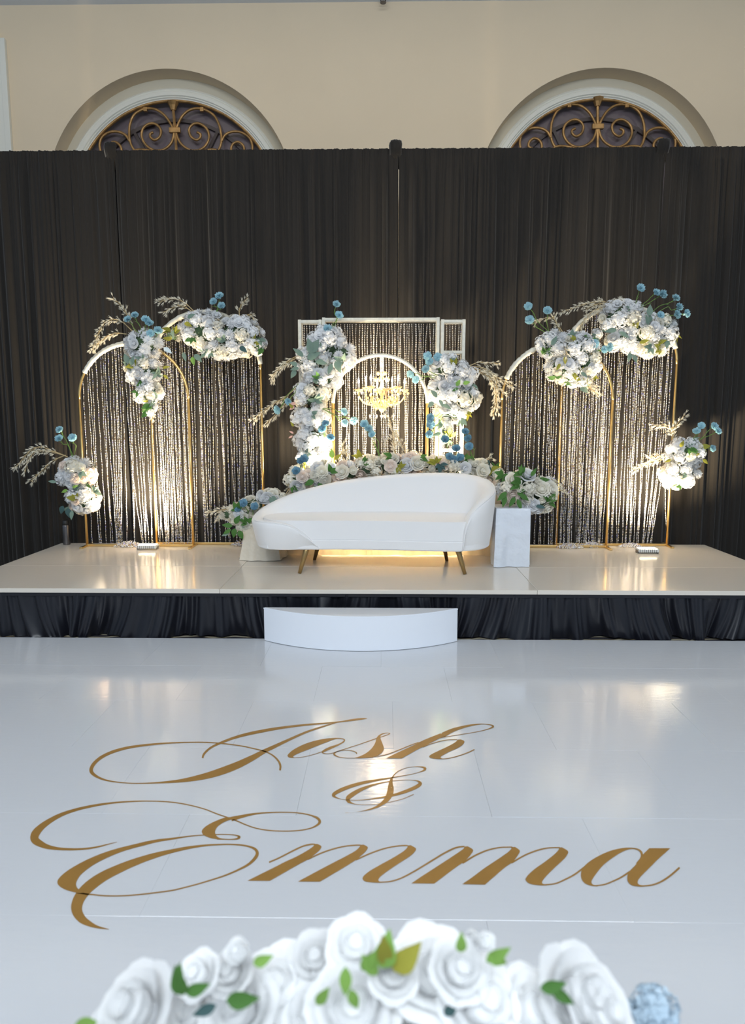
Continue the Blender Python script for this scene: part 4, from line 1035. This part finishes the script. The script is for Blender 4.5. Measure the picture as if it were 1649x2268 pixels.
MIX_WHITE = [('hydrangea', P_WHITE, .085, 8), ('hydrangea', P_CREAM, .08, 2.5), ('rose', P_WHITE, .045, 3), ('aster', P_WHITE, .066, 2.5), ('rose', P_CREAM, .043, 1)]
MIX_GARLAND = [('rose', P_CREAM, .058, 4), ('rose', P_BLUSH, .058, 3), ('hydrangea', P_CREAM, .072, 3), ('rose', P_WHITE, .055, 2), ('bud', P_CREAM, .05, 2)]
LEAVES = [(P_EUC, 3), (P_OLIVE, 2), (P_GREEN, 1)]
def wchoice(L_, k=-1):
    r = random.uniform(0, sum(q[k] for q in L_))
    for q in L_:
        r -= q[k]
        if r <= 0: return q
    return L_[-1]
def arrangement(name, label, blobs, mix, leaves=LEAVES, nleaf=12, branches=(), carns=(), group='flower arrangements', extra_leaves=(), dens=1.0, csize=.042, root_loc=None, seed=None, leaflen=.085, cat='flowers', cap=None):
    if seed is not None: random.seed(seed)
    B = []
    for (px, py, rx, ry, Y, dp) in blobs:
        c = at(px, py, Y); s = m_per_px(Y) * 1.0; B.append((c, Vector((rx * s, dp, ry * s))))
    root = thing(name, label, cat, root_loc or (B[0][0].x, B[0][0].y, min(c.z - r.z for c, r in B)), group)
    fm = MB()
    for c, r in B: fm.add([c + Vector((v.x * r.x * .62, v.y * r.y * .62, v.z * r.z * .62)) - root.location for v in ICO2[0]], ICO2[1])
    fm.build('foam_base', M_FOAM, root, True)
    placed = []
    def inside(p, me_, k=.80):
        return any(i != me_ and sum(((p - c)[a] / r[a]) ** 2 for a in range(3)) < k for i, (c, r) in enumerate(B))
    for bi, (c, r) in enumerate(B):
        ntry = int(520 * dens); nh = nr = 0
        for _ in range(ntry):
            v = Vector((random.gauss(0, 1), random.gauss(0, 1), random.gauss(0, 1))).normalized()
            if v.y > .45: continue
            kind, ml, sz, _w = wchoice(mix); sz *= random.uniform(.82, 1.15)
            if cap is not None and kind in ('rose', 'bud') and nr > nh * cap + 1: kind, ml, sz = 'hydrangea', P_WHITE, random.uniform(.05, .065)
            sz = min(sz, max(min(r.x, r.z) * .8, .03))
            p = c + Vector((v.x * max(r.x - sz * .75, .01), v.y * max(r.y - sz * .6, .01), v.z * max(r.z - sz * .75, .01)))
            if inside(p, bi): continue
            if any((p - q).length < (sz + s2) * .66 for q, s2 in placed): continue
            n = Vector((v.x / r.x, v.y / r.y * 1.0, v.z / r.z)).normalized() + Vector((0, -.35, 0))
            place(root, kind, ml, p, n, sz); placed.append((p, sz)); nr += kind == 'rose'; nh += kind != 'rose'
    for k in range(nleaf):
        c, r = random.choice(B); v = Vector((random.gauss(0, 1), -abs(random.gauss(0, 1)) - .2, random.gauss(0, 1))).normalized()
        p = c + Vector((v.x * r.x, v.y * r.y, v.z * r.z)) * .84
        if inside(p, B.index((c, r)), .6): continue
        ml, _ = wchoice(leaves); fan = random.uniform(0, 6.28)
        for j in range(random.choice((2, 3, 4))):
            a = fan + j * random.uniform(.6, 1.1); d = Vector((math.cos(a), -.45, math.sin(a))) + v * .4
            leaf_at(root, ml, p, d, v + Vector((0, -.6, .2)), leaflen * random.uniform(.7, 1.2))
    for (px, py, ml, L_, a) in extra_leaves:
        Y = B[0][0].y - B[0][1].y; p = at(px, py, Y); d = Vector((math.cos(math.radians(a)), -.25, math.sin(math.radians(a))))
        leaf_at(root, ml, p, d, Vector((.15, -1, .35)), L_)
    for (pts, *opt) in branches:
        Y = B[0][0].y; Q = [at(px, py, Y - (opt[0] if opt else .0) * i / max(1, len(pts) - 1)) for i, (px, py) in enumerate(pts)]
        branch(root, Q)
    for (hx, hy, bx, by, *m_) in carns:
        Y = B[0][0].y; carnation_on_stem(root, at(hx, hy, Y - .10), at(bx, by, Y - .04), csize * random.uniform(.9, 1.1), m_[0] if m_ else None)
    return root

FY = YS - .10
arrangement('flower_arrangement', 'white flowers low on the far left arch post, beside the dark canister', [(170, 1050, 46, 40, FY, .16), (185, 1105, 40, 36, FY, .15)], MIX_WHITE + [('rose', P_BLUSH, .045, 4)], nleaf=7, seed=1,
    branches=[([(150, 1012), (115, 998), (85, 990), (60, 1005), (35, 1035)],), ([(140, 1008), (110, 1000), (80, 1000), (62, 1020), (56, 1045)],), ([(145, 1008), (118, 1020), (95, 1040), (68, 1066)],)],
    carns=[(131, 951, 162, 1010), (130, 970, 160, 1012), (160, 969, 164, 1008)], extra_leaves=[(125, 1068, P_EUC, .08, 170), (140, 1120, P_DARKL, .09, 250), (150, 1125, P_DARKL, .10, 280), (160, 1130, P_EUC, .10, 265), (150, 1085, P_LIME, .07, 200), (160, 1080, P_LIME, .07, 20)])
arrangement('flower_arrangement', 'white and blue flowers trailing down the top of the shorter left arch', [(318, 765, 46, 34, FY, .16), (318, 820, 44, 34, FY, .15), (328, 868, 34, 28, FY, .12), (334, 900, 14, 22, FY, .06)], MIX_WHITE, cap=.35, nleaf=12, seed=2,
    branches=[([(300, 735), (285, 705), (272, 680), (250, 660)],), ([(295, 735), (265, 710), (235, 712), (215, 745), (206, 770)],), ([(280, 740), (255, 738), (232, 748), (205, 772)],), ([(325, 885), (332, 905), (340, 925)],)],
    carns=[(282, 706, 315, 745), (298, 697, 315, 745), (322, 706, 322, 745), (330, 714, 324, 745), (350, 731, 335, 755), (333, 738, 330, 755)],
    extra_leaves=[(285, 805, P_EUC, .10, 110), (290, 810, P_EUC, .10, 70), (362, 770, P_ICE, .10, 330), (360, 815, P_OLIVE, .08, 10), (362, 830, P_OLIVE, .07, 320)])
arrangement('flower_arrangement', 'wide white flower cluster crowning the taller left arch', [(455, 730, 62, 44, YT - .10, .17), (525, 745, 62, 46, YT - .10, .17), (570, 762, 22, 26, YT - .10, .10), (490, 775, 50, 24, YT - .10, .13), (387, 745, 14, 14, YT - .10, .07)], MIX_WHITE, cap=.35, nleaf=13, seed=3,
    branches=[([(430, 690), (405, 668), (380, 662), (352, 668)],), ([(425, 690), (405, 678), (385, 680), (362, 692)],), ([(530, 700), (530, 685), (538, 670), (548, 660)],), ([(535, 700), (555, 698), (563, 715), (575, 738)],)],
    carns=[(485, 654, 476, 700), (472, 667, 474, 700), (490, 676, 478, 702)], extra_leaves=[(405, 780, P_EUC, .10, 290), (430, 785, P_EUC, .10, 320), (425, 790, P_LIME, .09, 285), (530, 768, P_DARKL, .09, 330), (415, 705, P_EUC, .09, 30), (408, 715, P_OLIVE, .08, 340)])
YC = 6.93
arrangement('flower_arrangement', 'tall column of white flowers climbing the left of the centre frame', [(725, 760, 44, 38, YC, .16), (690, 800, 42, 34, YC, .15), (755, 790, 36, 36, YC, .14), (715, 835, 50, 30, YC, .15), (690, 875, 44, 36, YC, .15), (688, 925, 42, 36, YC, .15), (690, 975, 42, 34, YC, .15), (690, 1010, 40, 22, YC, .13)],
    [('hydrangea', P_WHITE, .085, 7), ('hydrangea', P_CREAM, .08, 3), ('rose', P_WHITE, .052, 2), ('aster', P_WHITE, .065, 1)], cap=.12, nleaf=11, seed=4, dens=.8,
    branches=[([(665, 785), (645, 795), (622, 812), (602, 832)],), ([(665, 788), (640, 802), (615, 822), (605, 838)],), ([(655, 860), (630, 880), (600, 898), (565, 925)],), ([(655, 868), (635, 890), (612, 915), (592, 935)],)],
    carns=[(745, 673, 728, 740), (751, 697, 728, 740), (725, 726, 727, 755), (638, 890, 660, 850), (613, 908, 655, 855), (762, 912, 715, 905), (763, 937, 712, 905), (783, 932, 714, 905), (720, 937, 722, 975, P_DBLUE), (713, 950, 720, 980, P_DBLUE), (732, 969, 722, 1000, P_DBLUE)],
    extra_leaves=[(688, 782, P_EUC, .15, 60), (690, 785, P_EUC, .16, 100), (680, 795, P_EUC, .14, 30), (672, 790, P_EUC, .13, 140), (698, 800, P_EUC, .12, 350), (662, 815, P_EUC, .09, 190), (658, 810, P_EUC, .08, 150), (655, 820, P_EUC, .09, 235), (742, 800, P_EUC, .12, 300), (735, 805, P_EUC, .12, 250), (655, 895, P_PINK, .06, 170), (652, 900, P_PINK, .06, 210), (650, 905, P_OLIVE, .07, 130), (650, 960, P_PINK, .05, 150), (648, 965, P_PINK, .05, 210), (650, 945, P_OLIVE, .06, 120)])
arrangement('flower_arrangement', 'rounded white flower cluster on the right side of the centre frame', [(985, 815, 38, 34, YC, .15), (1015, 835, 42, 36, YC, .16), (985, 870, 42, 34, YC, .16), (1030, 885, 36, 32, YC, .14), (1000, 915, 40, 20, YC, .12), (988, 955, 16, 26, YC, .06)], MIX_WHITE, cap=.35, nleaf=12, seed=5,
    branches=[([(1040, 810), (1060, 802), (1080, 803), (1098, 804)],), ([(1035, 812), (1070, 815), (1095, 835), (1100, 870), (1092, 915)],), ([(1035, 815), (1070, 822), (1090, 850), (1098, 880), (1100, 908)],), ([(1040, 815), (1080, 825), (1105, 838), (1135, 855)],), ([(1040, 818), (1075, 830), (1095, 850), (1112, 870)],)],
    carns=[(946, 788, 985, 820), (969, 790, 985, 815), (950, 800, 985, 822), (942, 817, 980, 835), (908, 829, 965, 832), (920, 841, 965, 838), (952, 925, 985, 905, P_DBLUE), (953, 940, 985, 915, P_DBLUE), (950, 962, 980, 925, P_DBLUE)],
    extra_leaves=[(968, 880, P_EUC, .10, 130), (972, 885, P_EUC, .09, 300), (980, 895, P_EUC, .10, 330), (960, 890, P_EUC, .08, 220), (1010, 855, P_LIME, .07, 60), (1025, 850, P_LIME, .07, 20), (1015, 860, P_GREEN, .07, 200), (1020, 925, P_EUC, .10, 310)])
arrangement('flower_arrangement', 'white flowers with olive leaves on the shorter right arch', [(1225, 765, 38, 36, FY, .15), (1275, 775, 52, 40, FY, .16), (1250, 815, 46, 34, FY, .15), (1300, 805, 30, 34, FY, .12), (1280, 840, 34, 18, FY, .10)], MIX_WHITE, cap=.35, nleaf=13, seed=6,
    branches=[([(1240, 735), (1225, 705), (1205, 705), (1185, 712)],), ([(1245, 735), (1232, 715), (1225, 700)],), ([(1245, 740), (1248, 760), (1255, 785)], .17), ([(1285, 845), (1300, 855), (1322, 872)],), ([(1290, 842), (1305, 850), (1318, 856)],)],
    carns=[(1169, 678, 1215, 735), (1172, 708, 1215, 740), (1212, 687, 1215, 735), (1316, 761, 1295, 775), (1338, 774, 1300, 778), (1350, 769, 1300, 778)],
    extra_leaves=[(1220, 765, P_EUC, .10, 60), (1250, 790, P_OLIVE, .07, 280), (1240, 805, P_OLIVE, .08, 240), (1268, 825, P_OLIVE, .08, 300), (1285, 825, P_EUC, .08, 330)])
arrangement('flower_arrangement', 'wide white flower cluster crowning the taller right arch', [(1375, 705, 50, 42, YT - .10, .17), (1425, 735, 55, 42, YT - .10, .17), (1470, 735, 28, 40, YT - .10, .12), (1385, 755, 46, 26, YT - .10, .13), (1440, 772, 44, 20, YT - .10, .12), (1322, 740, 13, 14, YT - .10, .07)], MIX_WHITE + [('aster', P_WHITE, .07, 3)], cap=.35, nleaf=13, seed=7,
    branches=[([(1360, 678), (1335, 668), (1300, 672), (1245, 690)],), ([(1358, 680), (1325, 683), (1295, 705), (1278, 738)],), ([(1358, 680), (1330, 672), (1300, 682)],)],
    carns=[(1419, 637, 1405, 685), (1454, 647, 1408, 685), (1469, 651, 1412, 685), (1497, 659, 1440, 695), (1505, 679, 1445, 700), (1500, 696, 1445, 702), (1521, 694, 1448, 704), (1463, 697, 1445, 710), (1326, 640 + 125, 1330, 770)][:8],
    extra_leaves=[(1365, 730, P_EUC, .13, 190), (1370, 735, P_EUC, .12, 330), (1435, 700, P_EUC, .11, 80), (1435, 720, P_EUC, .11, 110), (1395, 780, P_EUC, .10, 260), (1400, 785, P_EUC, .10, 300), (1415, 760, P_OLIVE, .10, 20)])
arrangement('flower_arrangement', 'brightly lit white flowers low on the far right arch post', [(1515, 1005, 44, 36, YT - .10, .16), (1505, 1050, 46, 32, YT - .10, .16), (1495, 1070, 32, 16, YT - .10, .11)], MIX_WHITE, cap=.35, nleaf=8, seed=8,
    branches=[([(1490, 985), (1490, 955), (1502, 935), (1515, 918)],), ([(1490, 980), (1485, 950), (1470, 940), (1450, 943)],), ([(1480, 1020), (1455, 1018), (1430, 1028), (1402, 1040)],), ([(1482, 1018), (1460, 1010), (1440, 1012)],)],
    carns=[(1542, 954, 1535, 985), (1553, 942, 1535, 985), (1582, 944, 1535, 985), (1590, 954, 1535, 985), (1578, 993, 1548, 990)],
    extra_leaves=[(1555, 1018, P_OLIVE, .07, 330), (1505, 990, P_OLIVE, .07, 60), (1485, 1018, P_OLIVE, .07, 200)])

# garland behind the sofa, on the bench
YG_ = 6.68
gar = arrangement('flower_garland', 'long garland of cream and blush roses on the bench behind the sofa', [(665, 1062, 36, 36, YG_, .14), (715, 1050, 40, 32, YG_, .14), (765, 1048, 38, 30, YG_, .14), (815, 1035, 38, 30, YG_, .14), (865, 1030, 40, 28, YG_, .14), (915, 1030, 40, 30, YG_, .14), (965, 1035, 40, 28, YG_, .14), (1015, 1035, 40, 28, YG_, .14), (1060, 1042, 34, 28, YG_, .13), (1092, 1056, 24, 22, YG_, .10)],
    MIX_GARLAND, leaves=[(P_GREEN, 3), (P_OLIVE, 2), (P_DARKL, 2)], nleaf=22, seed=9, dens=.6, csize=.04,
    branches=[([(650, 1070), (638, 1085), (630, 1100), (622, 1115)],), ([(745, 1040), (755, 1005), (762, 985)],), ([(770, 1030), (768, 1010), (765, 995)],), ([(880, 1020), (872, 985), (868, 950), (862, 925)],), ([(905, 1015), (888, 985), (880, 960)],), ([(960, 1020), (985, 1035), (1000, 1040)],), ([(1060, 1030), (1075, 1020), (1085, 1015)],)],
    carns=[(665, 1020, 670, 1050, P_DBLUE), (674, 1015, 672, 1050, P_DBLUE), (655, 1042, 668, 1060, P_DBLUE), (806, 938, 838, 1010), (816, 948, 840, 1010), (823, 961, 842, 1010), (985, 972, 1005, 1030, P_DBLUE), (1010, 992, 1010, 1030, P_DBLUE), (995, 1010, 1008, 1035, P_DBLUE), (1005, 1018, 1008, 1040, P_DBLUE), (1018, 1012, 1010, 1040, P_DBLUE), (1030, 955, 1048, 1020, P_DBLUE), (1035, 970, 1048, 1020, P_DBLUE), (1038, 988, 1050, 1020, P_DBLUE)], root_loc=(X(860, 1050, YG_), YG_, STAGE_Z + BENCH_Z),
    extra_leaves=[(700, 1075, P_GREEN, .11, 250), (695, 1065, P_GREEN, .10, 200), (705, 1070, P_GREEN, .11, 300), (735, 1015, P_LIME, .09, 90), (740, 1018, P_OLIVE, .09, 40), (718, 1080, P_DARKL, .10, 350)], cat='garland')
arrangement('flower_arrangement', 'pale flowers with green leaves on the low ivory plinth at the left of the sofa', [(530, 1140, 34, 26, 6.42, .13), (560, 1118, 34, 22, 6.48, .12), (600, 1100, 34, 20, 6.55, .11), (545, 1160, 26, 20, 6.42, .11), (505, 1140, 22, 14, 6.42, .09)], [('hydrangea', P_CREAM, .06, 3), ('rose', P_CREAM, .045, 2), ('rose', P_WHITE, .045, 2), ('aster', P_CREAM, .045, 2)], leaves=[(P_GREEN, 3), (P_EUC, 2)], nleaf=6, seed=10,
    branches=[([(525, 1130), (505, 1128), (485, 1130), (460, 1134)],), ([(520, 1138), (500, 1140), (480, 1145)],), ([(540, 1125), (520, 1122), (505, 1124)],)],
    carns=[(526, 1126, 540, 1145, P_DBLUE), (538, 1114, 548, 1140, P_DBLUE), (563, 1121, 560, 1140, P_DBLUE)], extra_leaves=[(515, 1165, P_GREEN, .10, 170), (520, 1170, P_GREEN, .09, 260), (512, 1172, P_GREEN, .09, 210), (520, 1160, P_GREEN, .09, 60), (528, 1175, P_GREEN, .09, 300), (508, 1180, P_EUC, .08, 200)])
arrangement('flower_arrangement', 'leafy white and blush flowers on the tall white plinth', [(1130, 1080, 34, 38, 6.20, .13), (1165, 1085, 42, 36, 6.20, .15), (1200, 1090, 36, 36, 6.20, .13), (1185, 1118, 44, 20, 6.18, .12), (1160, 1060, 34, 22, 6.20, .12), (1115, 1060, 18, 16, 6.22, .09)], MIX_GARLAND + [('hydrangea', P_WHITE, .07, 4)], leaves=[(P_GREEN, 5), (P_DARKL, 1)], nleaf=16, seed=11, leaflen=.10,
    branches=[([(1205, 1070), (1222, 1062), (1238, 1072)],), ([(1215, 1080), (1232, 1082), (1245, 1090)],)], carns=(),
    extra_leaves=[(1140, 1100, P_GREEN, .11, 240), (1145, 1105, P_GREEN, .11, 290), (1150, 1095, P_GREEN, .10, 330), (1118, 1095, P_GREEN, .12, 260), (1122, 1090, P_GREEN, .12, 220), (1150, 1050, P_GREEN, .09, 80), (1175, 1055, P_GREEN, .09, 60), (1185, 1120, P_DARKL, .09, 350)])

# ------------------------------------------------------------------ foreground centrepiece on its own stand
YFG = .86
random.seed(21)
def fgp(px, py, dy=0): return at(px, py, YFG + dy)
FG = thing('flower_centrepiece', 'large blurred white rose centrepiece at the bottom edge in the foreground', 'centrepiece', (fgp(790, 2300).x, YFG, 0))
zt_fg = fgp(790, 2300).z
MB().lathe([(.17, 0), (.17, .015), (.03, .03), (.018, .06), (.018, zt_fg - .22), (.07, zt_fg - .17), (.10, zt_fg - .12)], n=24).build('stand', M_GOLD, FG, True)
mb = MB(); c0 = fgp(790, 2340)
mb.add([Vector((v.x * .25, v.y * .10, v.z * .09 + c0.z - .02)) for v in ICO2[0]], ICO2[1]); mb.build('foam_base', M_FOAM, FG, True)
fgr = [(300, 2238, 88), (530, 2112, 38), (440, 2160, 46), (512, 2155, 46), (700, 2122, 52), (620, 2190, 82), (742, 2165, 46), (788, 2095, 58), (782, 2235, 92), (430, 2245, 66), (955, 2155, 90), (1015, 2150, 60), (1042, 2082, 24), (1074, 2088, 26), (1135, 2165, 32), (1285, 2215, 100), (1252, 2160, 50), (1065, 2222, 88), (905, 2235, 86), (1180, 2240, 80), (530, 2235, 80), (690, 2250, 70), (1330, 2250, 80), (250, 2268, 60), (870, 2160, 50)]
for i, (px, py, r) in enumerate(fgr):
    dy = random.uniform(-.04, .05); p = fgp(px, py, dy); sz = r * (YFG + dy) / FPX
    place(FG, 'bud' if r < 40 else 'rose', P_FG, p, Vector(((px - 790) / 900, -.55, .9)), sz * 1.0)
fc = Vector((FG.location.x, YFG, c0.z - .02)); fpl = []
for k in range(900):                              # roses all round the foam, below the frame's edge too
    v = Vector((random.gauss(0, 1), random.gauss(0, 1), random.gauss(0, 1))).normalized()
    p = fc + Vector((v.x * .275, v.y * .125, v.z * (.105 if v.z < 0 else .075)))
    if v.z < -.75 or any((p - q).length < .062 for q in fpl): continue
    fpl.append(p); place(FG, 'rose', P_FG, p, Vector((v.x / .27, v.y / .12, v.z / .1)) , random.uniform(.042, .05))
for (px, py, r) in ((1450, 2238, 62), (1400, 2262, 50), (560, 2262, 50)):
    place(FG, 'hydrangea', P_ICE, fgp(px, py, .03), (.5 if px > 800 else 0, -.3, .8), r * YFG / FPX)
for (px, py, ml, L_, a) in ((405, 2205, P_GREEN, .045, 100), (392, 2185, P_GREEN, .04, 80), (410, 2200, P_GREEN, .04, 30), (500, 2215, P_GREEN, .045, 10), (480, 2225, P_DARKL, .035, 200), (560, 2135, P_LIME, .03, 30), (700, 2225, P_LIME, .035, 60), (765, 2140, P_LIME, .04, 270), (800, 2150, P_LIME, .04, 60), (845, 2145, P_LIME, .05, 80), (855, 2140, P_OLIVE, .05, 95), (870, 2150, P_OLIVE, .05, 50), (835, 2160, P_LIME, .04, 120), (1020, 2110, P_LIME, .03, 90), (1075, 2130, P_LIME, .04, 40), (1080, 2110, P_LIME, .03, 330), (1195, 2190, P_GREEN, .035, 20), (1220, 2190, P_GREEN, .035, 330), (985, 2250, P_DARKL, .03, 60), (215, 2262, P_LIME, .04, 200), (775, 2190, P_LIME, .03, 290)):
    leaf_at(FG, ml, fgp(px, py, -.06), Vector((math.cos(math.radians(a)), -.2, math.sin(math.radians(a)))), (0, -1, .4), L_)
